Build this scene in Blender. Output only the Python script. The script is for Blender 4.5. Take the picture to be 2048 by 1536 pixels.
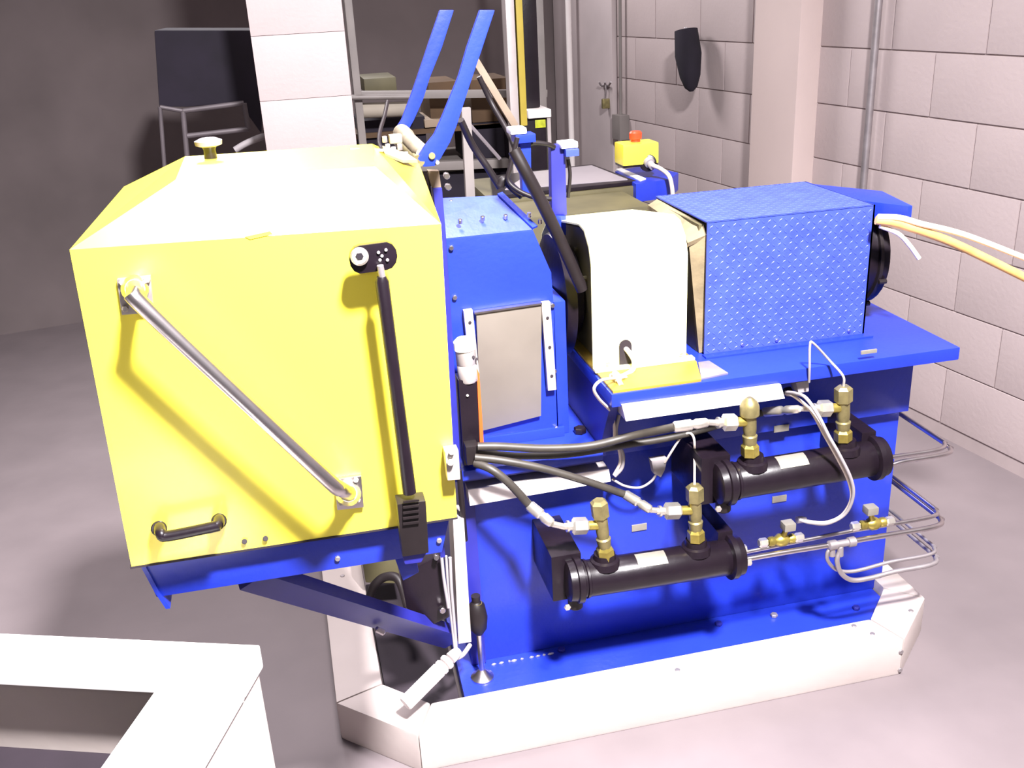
import bpy, bmesh, math, random
from mathutils import Vector, Matrix
random.seed(7)
for o in list(bpy.data.objects): bpy.data.objects.remove(o)
scn = bpy.context.scene
COL = scn.collection
V = Vector
# ------------------------------------------------------------------ camera
F = 1960.0; CX, CY = 1024.0, 768.0
CAMZ = 1.5
R = Matrix(((0.97365, -0.12784, 0.18869), (-0.22228, -0.35422, 0.90835), (-0.04929, -0.92636, -0.37331)))
# re-orthonormalise (columns: camera right, camera down, camera forward in the room's axes)
fw = V((R[0][2], R[1][2], R[2][2])).normalized()
rt = V((R[0][0], R[1][0], R[2][0])); rt = (rt - fw * rt.dot(fw)).normalized()
dn = fw.cross(rt).normalized()
cam_d = bpy.data.cameras.new('camera'); cam = bpy.data.objects.new('camera', cam_d); COL.objects.link(cam)
cam_d.lens = 36 * F / 2048; cam_d.sensor_width = 36; cam_d.clip_start = 0.05; cam_d.clip_end = 60
m = Matrix.Identity(4)
for i in range(3):
    m[i][0] = rt[i]; m[i][1] = -dn[i]; m[i][2] = -fw[i]
m[0][3], m[1][3], m[2][3] = 0, 0, CAMZ
cam.matrix_world = m
scn.camera = cam
CAM = V((0, 0, CAMZ))
def W(px, py, **k):
    """room point seen at photo pixel px,py on the plane x=, y= or z= a given value"""
    d = rt * ((px - CX) / F) + dn * ((py - CY) / F) + fw
    a, v = list(k.items())[0]; i = 'xyz'.index(a)
    return CAM + d * ((v - CAM[i]) / d[i])
# ------------------------------------------------------------------ light
w = bpy.data.worlds.new('world'); scn.world = w; w.use_nodes = True
w.node_tree.nodes['Background'].inputs[0].default_value = (0.86, 0.76, 0.84, 1)
w.node_tree.nodes['Background'].inputs[1].default_value = 0.22
def area(name, loc, target, size, power, col=(1, .96, .98)):
    l = bpy.data.lights.new(name, 'AREA'); l.energy = power; l.size = size; l.color = col; l.shape = 'DISK'
    o = bpy.data.objects.new(name, l); COL.objects.link(o); o.location = loc
    o.rotation_euler = (V(target) - V(loc)).to_track_quat('-Z', 'Y').to_euler()
    return o
kl = area('ceiling_lamp', (0.62, -0.05, 3.15), (0.3, 1.6, 0.8), 0.30, 185)
kl.data.spread = math.radians(100)
rl_ = area('rear_lamp', (0.05, 2.35, 3.5), (0.0, 1.55, 0.0), 0.8, 56, (1, .93, .96))
rl_.data.spread = math.radians(115)
area('back_fill_light', (-.05, 5.7, 2.9), (1.2, 3.0, 0.9), 1.1, 130, (1, .95, .97))  # unseen light added to whiten the top faces and lift the far wall
fl = bpy.data.lights.new('camera_flash', 'POINT'); fl.energy = 6; fl.shadow_soft_size = 0.03
flo = bpy.data.objects.new('camera_flash', fl); COL.objects.link(flo); flo.location = (0.0, 0.0, 1.58)
vs = scn.view_settings
vs.view_transform = 'Standard'; vs.look = 'None'; vs.gamma = 1; vs.use_curve_mapping = False; vs.exposure = 0.0
# ------------------------------------------------------------------ materials
def mat(name, col, rough=.5, metal=0., spec=.5, noise=0., nscale=12., bump=0., bscale=60., coat=0., col2=None):
    m = bpy.data.materials.new(name); m.use_nodes = True
    nt = m.node_tree; b = nt.nodes['Principled BSDF']
    b.inputs['Base Color'].default_value = (*col, 1); b.inputs['Roughness'].default_value = rough
    b.inputs['Metallic'].default_value = metal; b.inputs['Specular IOR Level'].default_value = spec
    b.inputs['Coat Weight'].default_value = coat; b.inputs['Coat Roughness'].default_value = .12
    tc = nt.nodes.new('ShaderNodeTexCoord')
    if noise or col2:
        n = nt.nodes.new('ShaderNodeTexNoise'); n.inputs['Scale'].default_value = nscale; n.inputs['Detail'].default_value = 5
        r = nt.nodes.new('ShaderNodeValToRGB'); r.color_ramp.elements[0].position = .3; r.color_ramp.elements[1].position = .7
        c2 = col2 or tuple(c * (1 - noise) for c in col)
        r.color_ramp.elements[0].color = (*c2, 1); r.color_ramp.elements[1].color = (*col, 1)
        nt.links.new(tc.outputs['Object'], n.inputs['Vector']); nt.links.new(n.outputs['Fac'], r.inputs[0])
        nt.links.new(r.outputs[0], b.inputs['Base Color'])
    if bump:
        n = nt.nodes.new('ShaderNodeTexNoise'); n.inputs['Scale'].default_value = bscale; n.inputs['Detail'].default_value = 3
        bp = nt.nodes.new('ShaderNodeBump'); bp.inputs['Strength'].default_value = bump; bp.inputs['Distance'].default_value = .004
        nt.links.new(tc.outputs['Object'], n.inputs['Vector']); nt.links.new(n.outputs['Fac'], bp.inputs['Height'])
        nt.links.new(bp.outputs[0], b.inputs['Normal'])
    return m
YEL = mat('yellow_paint', (.93, .80, .060), .34, noise=.02, nscale=4, spec=.9, coat=.2)
YEL2 = mat('yellow_paint_overexposed', (.97, .97, .50), .42, noise=.02, nscale=4, spec=.6)  # guard yellow, paled in the base colour to carry overexposed glare
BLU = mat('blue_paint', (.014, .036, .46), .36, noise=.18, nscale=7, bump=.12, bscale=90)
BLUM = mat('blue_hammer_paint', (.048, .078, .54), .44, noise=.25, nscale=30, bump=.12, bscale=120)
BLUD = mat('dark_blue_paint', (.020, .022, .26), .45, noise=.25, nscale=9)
BLK = mat('black_paint', (.010, .006, .010), .33, spec=.35, noise=.3, nscale=20, bump=.1)
BLKM = mat('black_rubber', (.012, .008, .009), .5, spec=.35, noise=.3, nscale=30)
HOSE = mat('dark_hose_rubber', (.040, .034, .028), .5, noise=.3, nscale=40)
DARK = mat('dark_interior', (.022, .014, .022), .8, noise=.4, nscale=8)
STL = mat('brushed_steel', (.62, .57, .58), .30, 1., noise=.15, nscale=40)
STLM = mat('dull_steel', (.40, .36, .37), .5, .7, noise=.25, nscale=25)
ZNC = mat('zinc_plated_steel', (.80, .76, .68), .32, .85, noise=.2, nscale=50)
BRS = mat('brass', (.52, .42, .10), .34, .8, noise=.4, nscale=50)
BRSD = mat('dull_olive_brass', (.34, .29, .13), .42, .7, noise=.4, nscale=50)
GRYP = mat('grey_plate', (.19, .165, .14), .45, .2, noise=.2, nscale=7)
ALU = mat('aluminium', (.50, .45, .44), .42, .4, noise=.12, nscale=20)
WHT = mat('white_plastic', (.88, .82, .80), .45, noise=.04, nscale=10)
WHTP = mat('white_paint', (.92, .90, .90), .5, noise=.02, nscale=5)
KRB = mat('off_white_kerb_paint', (.50, .435, .41), .6, noise=.09, nscale=6, bump=.15, bscale=40)
CBLG = mat('grey_cable', (.34, .31, .32), .5, noise=.1)
CBLW = mat('cream_cable', (.62, .53, .47), .5, noise=.08)
RED = mat('red_plastic', (.85, .07, .02), .4)
REDO = mat('orange_red_plastic', (.62, .10, .02), .45)
ORG = mat('peach_orange_hose', (.90, .50, .16), .4, noise=.3, nscale=30)
ORGW = mat('pale_peach_hose', (.92, .78, .62), .4, noise=.1)
WOOD = mat('plywood_ochre', (.36, .25, .018), .5, noise=.5, nscale=9, col2=(.20, .13, .035))
FOAM = mat('brown_liner', (.26, .20, .11), .8, noise=.45, nscale=14, bump=.5, bscale=40)
OLV = mat('olive_steel', (.11, .095, .045), .6, noise=.35, nscale=7)
SCR = mat('screen_grey', (.30, .27, .29), .3, noise=.12, nscale=6)
CARD = mat('cardboard', (.10, .055, .025), .8, noise=.35, nscale=7)
TANW = mat('tan_timber', (.30, .225, .16), .7, noise=.25, nscale=12)
BLOCK = mat('painted_block', (.44, .365, .36), .75, noise=.08, nscale=3.5, bump=.2, bscale=70)
MORT = mat('painted_mortar', (.40, .33, .325), .85, noise=.15, nscale=9)
PLAS = mat('painted_plaster', (.52, .42, .395), .7, noise=.06, nscale=3, bump=.1, bscale=50)
DOORM = mat('grey_door_paint', (.52, .45, .45), .6, noise=.14, nscale=4)
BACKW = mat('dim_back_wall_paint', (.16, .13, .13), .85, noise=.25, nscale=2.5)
FLR = mat('concrete_floor', (.19, .158, .164), .62, noise=.16, nscale=5, bump=.12, bscale=30, col2=(.165, .137, .143))
RACK = mat('rack_grey_paint', (.22, .195, .185), .5, noise=.2, nscale=8)
RACKD = mat('cart_grey_tube', (.13, .11, .12), .5, .2, noise=.2)
FABR = mat('black_fabric', (.012, .008, .018), .9, noise=.4, nscale=8)
PIPE = mat('cardboard_tube', (.32, .28, .23), .7, noise=.1)
TANM = mat('tan_plated_steel', (.46, .39, .28), .42, .55, noise=.3, nscale=30)
KCAP = mat('grey_knob_cap', (.22, .19, .21), .5)
TAG = mat('silver_label', (.27, .25, .21), .4, .3, noise=.12, nscale=60)
YPOST = mat('yellow_post_paint', (.42, .32, .04), .5, noise=.15)
LIME = mat('lime_label', (.50, .55, .02), .5, noise=.4, nscale=60)
# ------------------------------------------------------------------ mesh helpers
def bm_new(): return bmesh.new()
def a_box(bm, x0, x1, y0, y1, z0, z1, bev=0., rot=None):
    t = bmesh.new(); bmesh.ops.create_cube(t, size=1)
    for v in t.verts:
        v.co = V(((x0 + x1) / 2 + v.co.x * (x1 - x0), (y0 + y1) / 2 + v.co.y * (y1 - y0), (z0 + z1) / 2 + v.co.z * (z1 - z0)))
    if bev: bmesh.ops.bevel(t, geom=t.edges[:], offset=bev, segments=2, profile=.7, affect='EDGES')
    if rot is not None: bmesh.ops.transform(t, matrix=rot, verts=t.verts)
    merge(bm, t); return bm
def merge(bm, t):
    me = bpy.data.meshes.new('t'); t.to_mesh(me); t.free(); bm.from_mesh(me); bpy.data.meshes.remove(me)
def frame(d):
    d = d.normalized(); u = V((0, 0, 1)) if abs(d.z) < .9 else V((1, 0, 0))
    a = d.cross(u).normalized(); b = d.cross(a).normalized(); return a, b
def a_lathe(bm, p0, p1, prof, seg=20, ph=0.):
    """prof: list of (distance along p0-p1 as fraction, radius)"""
    p0, p1 = V(p0), V(p1); d = p1 - p0; a, b = frame(d); rings = []
    for t, r in prof:
        c = p0 + d * t
        rings.append([bm.verts.new(c + (a * math.cos(ph + 2 * math.pi * k / seg) + b * math.sin(ph + 2 * math.pi * k / seg)) * max(r, 1e-5)) for k in range(seg)])
    for q in range(len(rings) - 1):
        for k in range(seg):
            bm.faces.new((rings[q][k], rings[q][(k + 1) % seg], rings[q + 1][(k + 1) % seg], rings[q + 1][k]))
    bm.faces.new(rings[0][::-1]); bm.faces.new(rings[-1]); return bm
def a_cyl(bm, p0, p1, r, seg=16, ph=0.):
    L = (V(p1) - V(p0)).length or 1; c = min(r * .15, L * .2) / L
    return a_lathe(bm, p0, p1, [(0, r * .86), (c, r), (1 - c, r), (1, r * .86)], seg, ph)
def catmull(pts, n=8):
    P = [V(p) for p in pts]; P = [P[0] * 2 - P[1]] + P + [P[-1] * 2 - P[-2]]; out = []
    for i in range(1, len(P) - 2):
        for k in range(n):
            t = k / n; a, b, c, d = P[i - 1], P[i], P[i + 1], P[i + 2]
            out.append(.5 * ((2 * b) + (c - a) * t + (2 * a - 5 * b + 4 * c - d) * t * t + (3 * b - a - 3 * c + d) * t ** 3))
    out.append(P[-2]); return out
def a_tube(bm, pts, r, seg=10, smooth=True, n=8):
    P = catmull(pts, n) if smooth and len(pts) > 2 else [V(p) for p in pts]
    rings = []; a = None
    for i, p in enumerate(P):
        d = (P[min(i + 1, len(P) - 1)] - P[max(i - 1, 0)]).normalized()
        if a is None: a, b = frame(d)
        else:
            a = (a - d * a.dot(d)).normalized(); b = d.cross(a).normalized()
        rings.append([bm.verts.new(p + (a * math.cos(2 * math.pi * k / seg) + b * math.sin(2 * math.pi * k / seg)) * r) for k in range(seg)])
    for q in range(len(rings) - 1):
        for k in range(seg):
            bm.faces.new((rings[q][k], rings[q][(k + 1) % seg], rings[q + 1][(k + 1) % seg], rings[q + 1][k]))
    bm.faces.new(rings[0][::-1]); bm.faces.new(rings[-1]); return bm
def a_prism(bm, pts, vec, bev=0.):
    """polygon pts extruded by vec"""
    t = bmesh.new(); vec = V(vec)
    A = [t.verts.new(V(p)) for p in pts]; B = [t.verts.new(V(p) + vec) for p in pts]; n = len(A)
    t.faces.new(A); t.faces.new(B[::-1])
    for k in range(n): t.faces.new((A[k], B[k], B[(k + 1) % n], A[(k + 1) % n]))
    bmesh.ops.recalc_face_normals(t, faces=t.faces)
    if bev: bmesh.ops.bevel(t, geom=t.edges[:], offset=bev, segments=2, profile=.7, affect='EDGES')
    merge(bm, t); return bm
def a_bar(bm, p0, p1, wd, th, side=None, bev=0.):
    """rectangular bar from p0 to p1: wd across 'side' direction, th across the other"""
    p0, p1 = V(p0), V(p1); d = (p1 - p0).normalized()
    s = V(side) if side is not None else frame(d)[0]
    s = (s - d * s.dot(d)).normalized(); u = d.cross(s).normalized()
    q = [p0 + s * (i * wd / 2) + u * (j * th / 2) for i, j in ((-1, -1), (1, -1), (1, 1), (-1, 1))]
    return a_prism(bm, q, p1 - p0, bev)
def shade(me, ang=40):
    for p in me.polygons: p.use_smooth = True
    try: me.set_sharp_from_angle(angle=math.radians(ang))
    except Exception: pass
def obj(name, bm, m, parent=None, smooth=True, label=None, kind=None):
    bmesh.ops.recalc_face_normals(bm, faces=bm.faces)
    me = bpy.data.meshes.new(name); bm.to_mesh(me); bm.free(); me.materials.append(m)
    if smooth: shade(me)
    o = bpy.data.objects.new(name, me); COL.objects.link(o)
    if parent:
        o.parent = parent; r = parent; off = V((0, 0, 0))
        while r: off += r.location; r = r.parent
        me.transform(Matrix.Translation(-off))
    if label: o['label'] = label
    if kind: o['kind'] = kind
    return o
def thing(name, label, cat, loc, group=None):
    o = bpy.data.objects.new(name, None); COL.objects.link(o); o.location = loc; o.empty_display_size = .05
    o['label'] = label; o['category'] = cat
    if group: o['group'] = group
    return o
def tag(o, label, cat, group=None):
    o['label'] = label; o['category'] = cat
    if group: o['group'] = group
    return o
def B(*a, **k): return a_box(bm_new(), *a, **k)
def Cy(*a, **k): return a_cyl(bm_new(), *a, **k)
def T(*a, **k): return a_tube(bm_new(), *a, **k)
def PR(*a, **k): return a_prism(bm_new(), *a, **k)
def BR(*a, **k): return a_bar(bm_new(), *a, **k)
def LA(*a, **k): return a_lathe(bm_new(), *a, **k)

# ================================================================== SETTING
flr = obj('floor', B(-6, 4, -2, 8, -.05, 0), FLR, smooth=False); flr['kind'] = 'structure'
# right wall: recedes to the left, built of painted concrete blocks
wn0 = V((math.cos(math.radians(8.5)), math.sin(math.radians(8.5)), 0))
_d = rt * ((1120 - CX) / F) + dn * ((270 - CY) / F) + fw
wa = CAM + _d * ((2.425 - CAM.dot(wn0)) / _d.dot(wn0)); wa.z = 0
wd = V((wn0.y, -wn0.x, 0)); wn = V((-wd.y, wd.x, 0))
if wn.x > 0: wn = -wn
wang = math.atan2(wd.y, wd.x)
WL = (wa.y + 1.2) / .989
wr = bm_new(); a_prism(wr, [wa - wd * .0, wa + wd * WL, wa + wd * WL - wn * .2, wa - wn * .2], (0, 0, 2.4))
wallr = obj('wall_right', wr, MORT, smooth=False); wallr['kind'] = 'structure'
bx = bm_new(); a_box(bx, .0025, .3975, -.03, .005, .0025, .1975, bev=.0022)
bme = None
def block_row(parent, origin, d, n_, s0, s1, z0, z1, off=0.):
    global bme
    if bme is None:
        bme = bpy.data.meshes.new('block'); bx.to_mesh(bme); bme.materials.append(BLOCK); shade(bme)
        for nm, x1 in (('h', .195),):
            pass
    ang = math.atan2(d.y, d.x); r = 0; z = z0
    while z < z1 - .01:
        s = s0 - (.2 if r % 2 else 0) + off
        while s < s1 - .01:
            o = bpy.data.objects.new('block', bme); COL.objects.link(o); o.parent = parent
            a = max(s, s0); b_ = min(s + .4, s1)
            o.location = V(origin) + d * a + V((0, 0, z)) + n_ * 0
            o.rotation_euler = (0, 0, ang); o.scale = ((b_ - a) / .4, flip, 1)
            s += .4
        z += .2; r += 1
flip = -1 if V((-math.sin(wang), math.cos(wang), 0)).dot(wn) < 0 else 1
# smooth strip by the corner (door leaf) and the plaster pilaster on the wall
def on_wall(s, out=0., z=0.): return wa + wd * s + wn * out + V((0, 0, z))
def wall_s(px, out=0.):
    """distance along the right wall of the vertical line seen at px (row 270)"""
    d = rt * ((px - CX) / F) + dn * ((270 - CY) / F) + fw
    p = wa + wn * out; t = (p - CAM).dot(wn) / d.dot(wn); q = CAM + d * t
    return (q - wa).dot(wd), q.z
s0, _ = wall_s(1123); s1, _ = wall_s(1236)
block_row(wallr, wa, wd, wn, s1 + .005, WL - .1, .05, 1.84)
dr = bm_new(); a_prism(dr, [on_wall(s0), on_wall(s1), on_wall(s1, .03), on_wall(s0, .03)], (0, 0, 2.1), bev=.004)
d1 = obj('door_1', dr, DOORM); d1['kind'] = 'structure'
s0, _ = wall_s(1500, .10); s1, _ = wall_s(1588, .10)
pl = bm_new(); a_prism(pl, [on_wall(s0, -.02), on_wall(s1, -.02), on_wall(s1, .10), on_wall(s0, .10)], (0, 0, 2.4), bev=.006)
t1 = obj('trim_1', pl, PLAS); t1['kind'] = 'structure'
# back wall behind the racks and the block pier left of the rack
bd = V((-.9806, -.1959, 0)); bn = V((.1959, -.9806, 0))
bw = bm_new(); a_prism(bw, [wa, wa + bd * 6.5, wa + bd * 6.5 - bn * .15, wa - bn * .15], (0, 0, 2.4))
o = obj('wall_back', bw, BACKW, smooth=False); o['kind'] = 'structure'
PY = 3.40
xa, xb, xc = W(521, 200, y=PY).x, W(704, 200, y=PY).x, W(722, 200, y=PY + .35).x
xa = W(532, 290, y=PY).x
pier = obj('wall_pier', B(xa + .006, xb - .006, PY + .02, PY + .42, 0, 2.4), MORT, smooth=False); pier['kind'] = 'structure'
flip = 1
z = 0
pbm = bm_new(); a_box(pbm, 0, xb - xa, 0, .44, .0, .1988, bev=.0012); pme = bpy.data.meshes.new('block'); pbm.to_mesh(pme); pme.materials.append(BLOCK); shade(pme)
for r in range(12):
    o = bpy.data.objects.new('block', pme); COL.objects.link(o); o.parent = pier; o.location = (xa, PY, .2 * r + .002)

# ================================================================== FLOOR KERB (white containment kerb)
KZ = .097
kerb = thing('containment_kerb', 'off-white raised floor kerb with chamfered corner running around the blue machine base', 'kerb', (.7, 1.65, 0))
def kseg(pts): return PR([V((x, y, 0)) for x, y in pts], (0, 0, KZ), bev=.006)
xo = 1.205; xi = 1.195
segs = [[(.10, 1.608), (xo, 1.608), (1.175, 1.698), (.14, 1.698)],
        [(xo + .002, 1.608), (1.345, 1.735), (1.275, 1.80), (1.177, 1.699)],
        [(1.345, 1.737), (1.345, 2.75), (1.275, 2.75), (1.275, 1.802)],
        [(.098, 1.608), (.138, 1.698), (.045, 1.79), (-.058, 1.755)],
        [(-.058, 1.757), (.045, 1.792), (.036, 2.75), (-.070, 2.75)]]
for s in segs: obj('kerb_segment', kseg(s), KRB, kerb)
for px, py in ((1355, 1340), (1745, 1268), (1708, 1252), (1822, 1222), (685, 1152)):
    p = W(px, py, z=KZ); obj('screw_head', Cy(p - V((0, 0, .002)), p + V((0, 0, .002)), .006, 10), STLM, kerb)
for px, py in ((1802, 1304), (1800, 1340)):
    p = W(px, py, y=1.608); obj('screw_head', Cy(p + V((0, .002, 0)), p - V((0, .002, 0)), .006, 10), STLM, kerb)

# ================================================================== MACHINE BASE
PYL = 1.84                                   # front face of the lower panel
base = thing('machine_base', 'blue painted steel base of the test bench with lower front panel and raised bench', 'machine', (.75, 2.1, 0))
fl_ = bm_new()
a_prism(fl_, [V((.215, 1.701, .03)), V((1.19, 1.701, .03)), V((1.272, 1.79, .03)), V((1.272, 2.40, .03)), V((.235, 2.40, .03))], (0, 0, .04), bev=.003)
obj('base_flange', fl_, BLU, base)
obj('lower_panel', B(.252, 1.295, PYL, PYL + .5, .07, .56, bev=.004), BLU, base)
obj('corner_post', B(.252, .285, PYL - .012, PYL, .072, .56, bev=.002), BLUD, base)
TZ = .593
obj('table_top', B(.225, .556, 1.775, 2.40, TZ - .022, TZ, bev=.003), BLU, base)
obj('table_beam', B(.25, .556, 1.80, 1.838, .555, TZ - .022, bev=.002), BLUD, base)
BZ = .751
obj('bench_top', B(.552, 1.325, 1.70, 2.40, BZ - .028, BZ, bev=.003), BLU, base)
rs = bm_new(); a_box(rs, .575, 1.300, 1.815, 2.38, .56, BZ - .028, bev=.002)
obj('bench_riser', rs, BLU, base)
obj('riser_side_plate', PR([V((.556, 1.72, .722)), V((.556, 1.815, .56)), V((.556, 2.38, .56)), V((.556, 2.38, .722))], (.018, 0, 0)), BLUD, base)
for px, py in ((1548, 1233), (1437, 1250), (1712, 1218), (1123, 1302)):
    p = W(px, py, z=.07); obj('bolt', Cy(p, p + V((0, 0, .008)), .009, 6), STLM if px == 1548 else BLUD, base)
rng = random.Random(3)
for k in range(9):                             # silver beads standing in for glints on the crease paint
    px = 990 + k * 15 + rng.uniform(-4, 4); p = V((W(px, 1330, z=.07).x, PYL - .022, .071))
    hl = rng.uniform(.003, .008); obj('glint_bead', LA(p - V((hl, 0, 0)), p + V((hl, 0, .001)), [(0, .001), (.3, .0035), (.7, .003), (1, .001)], 8), ZNC, base)
for px, py, yy, zz in ((1278, 1054, PYL, 0), (1562, 856, 1.815, 0), (1558, 997, PYL, 0)):
    p = W(px, py, y=yy); obj('label_plate', B(p.x - .018, p.x + .018, yy - .003, yy + .001, p.z - .008, p.z + .008, bev=.0008), TAG, base)
p = W(1737, 703, y=1.7); obj('label_plate', B(p.x - .018, p.x + .018, 1.697, 1.701, p.z - .004, p.z + .004, bev=.0008), TAG, base)
p = W(1160, 866, z=TZ); obj('bolt', Cy(p, p + V((0, 0, .014)), .014, 6), BLK, base)

# wooden plate and the yellow coupling guard standing on it
wp = PR([W(1198, 752, z=BZ), W(1226, 789, z=BZ), W(1432, 752, z=BZ), W(1392, 727, z=BZ)], (0, 0, .006))
wpo = obj('guard_base_plate', PR([V((.556, 1.704, BZ)), V((.742, 1.704, BZ)), V((.772, 1.80, BZ)), V((.772, 2.3, BZ)), V((.556, 2.3, BZ))], (0, 0, .006), bev=.001), WOOD)
tag(wpo, 'ochre yellow flat plate under the small yellow coupling guard', 'plate')
q0 = W(1398, 738, z=BZ); q1 = W(1455, 745, z=BZ)
tp = obj('grey_shim_plate', PR([V((.745, 1.712, BZ)), V((.808, 1.722, BZ)), V((.800, 1.80, BZ)), V((.775, 1.80, BZ))], (0, 0, .004), bev=.001), STLM)
tag(tp, 'small grey metal shim on the bench right of the ochre plate', 'shim')
GZ = BZ + .006
gd = thing('coupling_guard', 'small bright yellow hooped sheet metal guard between blue housing and treadplate cover', 'guard', (.66, 1.95, GZ))
# profile in y,z ; swept along x
prof_o = [(1.822, GZ), (1.822, .985), (1.835, 1.018), (1.865, 1.045), (1.90, 1.050), (2.16, 1.010), (2.22, .96), (2.24, .90), (2.24, GZ)]
th = .004
prof_i = [(y + th if y < 2 else y - th, z - (th if z > .98 else 0)) for y, z in prof_o]
g = bm_new()
GX0, GX1 = .552, .757
ring = prof_o + prof_i[::-1]
a = [g.verts.new((GX0, y, z)) for y, z in ring]; b = [g.verts.new((GX1, y, z)) for y, z in ring]
n = len(prof_o)
for k in range(len(ring)):
    k2 = (k + 1) % len(ring); g.faces.new((a[k], a[k2], b[k2], b[k]))
for k in range(n - 1):
    g.faces.new((a[k], a[k + 1], a[2 * n - 2 - k], a[2 * n - 1 - k])); g.faces.new((b[k + 1], b[k], b[2 * n - 1 - k], b[2 * n - 2 - k]))
obj('guard_shell', g, YEL2, gd)
obj('foot_flange', B(GX0, GX1 + .014, 1.806, 1.826, GZ, GZ + .006, bev=.0015), YEL2, gd)
sp_ = W(1251, 712, y=1.82)                       # cable slot
sl = bm_new(); pts = []
for k in range(9): a_ = math.pi * k / 8; pts.append(V((sp_.x + .0135 * math.cos(a_), 1.8195, sp_.z + .022 + .0135 * math.sin(a_))))
pts += [V((sp_.x - .0135, 1.8195, sp_.z - .032)), V((sp_.x + .0135, 1.8195, sp_.z - .032))]
obj('cable_slot', PR(pts, (0, .004, 0)), DARK, gd)
for px in (1216, 1362):
    p = W(px, 745 if px < 1300 else 722, y=1.82); obj('screw_head', Cy((p.x, 1.823, GZ + .012), (p.x, 1.818, GZ + .012), .004, 8), STL, gd)
cc = T([W(1242, 690, y=1.835), W(1256, 702, y=1.815), W(1268, 722, y=1.800), W(1264, 741, y=1.790), W(1240, 754, y=1.775), W(1222, 752, y=1.765)], .0055)
obj('white_sensor_cable', cc, CBLW)
tag(bpy.data.objects['white_sensor_cable'], 'short thick cream cable coming out of the slot in the small yellow guard', 'cable')
p = W(1235, 762, y=1.74); fe = obj('cable_ferrule', LA(p + V((0, .02, .012)), p + V((.004, -.012, -.006)), [(0, .005), (.2, .008), (.6, .008), (.65, .005), (1, .005)], 12), CBLW)
tag(fe, 'cream cable end fitting lying on the ochre plate', 'connector')

# dark drive coupling and hub seen between housing and guard
dv = thing('drive_coupling', 'dark shaft coupling in the shadow between blue housing and small yellow guard', 'coupling', (.53, 2.05, TZ))
obj('coupling_body', LA((.517, 2.03, .87), (.574, 2.03, .87), [(0, .05), (.1, .13), (.45, .14), (.5, .10), (.9, .10), (1, .09)], 32), BLK, dv)
obj('inner_shade_plate', PR([V((.575, y, z)) for y, z in ((1.835, GZ + .004), (1.835, .975), (1.850, 1.008), (1.875, 1.030), (1.90, 1.035), (2.15, .998), (2.205, .95), (2.22, GZ + .004))], (.012, 0, 0)), OLV, dv)  # dark plate added to stand in for the shade inside the guard
for px, py in ((1130, 580), (1155, 497), (1173, 556)):
    p = W(px, py, x=.575); obj('bolt', Cy((.576, p.y, p.z), (.568, p.y, p.z), .005, 6), OLV, dv)

# ================================================================== BLUE GEARBOX HOUSING
HY = 1.88
hs = thing('gearbox_housing', 'tall blue painted housing with hipped bolted top and grey cover plate', 'housing', (.38, 2.05, TZ))
HT = 1.052
front = [V((.262, HY, TZ)), V((.486, HY, TZ)), V((.488, HY, .89)), V((.485, HY, .96)), V((.450, HY, HT)), V((.262, HY, HT))]
obj('housing_body', PR(front, (0, .36, 0), bev=.004), BLU, hs)
# hipped hood plate
h = bm_new()
f1, f2 = V((.262, HY + .002, HT)), V((.452, HY + .002, HT))
r1, r2 = V((.262, 1.935, 1.082)), V((.335, 1.955, 1.092))
pk = V((.405, 1.985, 1.106)); bk = V((.262, 2.00, 1.110)); b3 = V((.452, 2.09, 1.052)); b4 = V((.262, 2.20, 1.06))
vs_ = {k: h.verts.new(v) for k, v in dict(f1=f1, f2=f2, r1=r1, r2=r2, pk=pk, bk=bk, b3=b3, b4=b4).items()}
for q in (('f1', 'f2', 'r2', 'r1'), ('f2', 'pk', 'r2'), ('r1', 'r2', 'pk', 'bk'), ('f2', 'b3', 'pk'), ('bk', 'pk', 'b3', 'b4')):
    h.faces.new([vs_[i] for i in q])
h.faces.new([vs_[i] for i in ('f1', 'b4', 'b3', 'f2')]); h.faces.new([vs_[i] for i in ('f1', 'r1', 'bk', 'b4')])
obj('hipped_hood', h, BLUM, hs, smooth=False)
obj('edge_strip', BR(V((.455, 1.882, 1.056)), V((.408, 1.985, 1.110)), .012, .004, (1, 0, 0)), BLU, hs)
for px, py, yy in ((920, 443, 1.90), (965, 437, 1.91), (1011, 434, 1.915), (1058, 430, 1.90), (1080, 443, 1.89), (902, 404, 1.99), (940, 402, 1.99), (985, 399, 1.99)):
    p = W(px, py, y=yy); obj('bolt', Cy(p - V((0, 0, .004)), p + V((0, -.002, .005)), .0045, 8), STL, hs)
for px, py in ((902, 495), (909, 594), (1104, 610), (1108, 741), (1112, 855), (1109, 886)):
    p = W(px, py, y=HY); obj('bolt', Cy(p + V((0, .002, 0)), p - V((0, .007, 0)), .005, 8), STL, hs)
obj('base_angle', B(.262, .500, 1.872, 1.88, TZ, TZ + .022, bev=.002), BLU, hs)
obj('side_post', B(.489, .514, 1.885, 2.15, TZ, .895, bev=.003), BLU, hs)
cpl = obj('cover_plate', PR([V((.316, HY - .004, .634)), V((.448, HY - .004, .650)), V((.459, HY - .004, .897)), V((.322, HY - .004, .894))], (0, -.008, 0), bev=.0015), GRYP, hs, label='grey sliding cover plate')
obj('plate_edge', BR(V((.318, HY - .009, .897)), V((.459, HY - .009, .901)), .014, .004, (0, 1, 0)), STL, hs)
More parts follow.
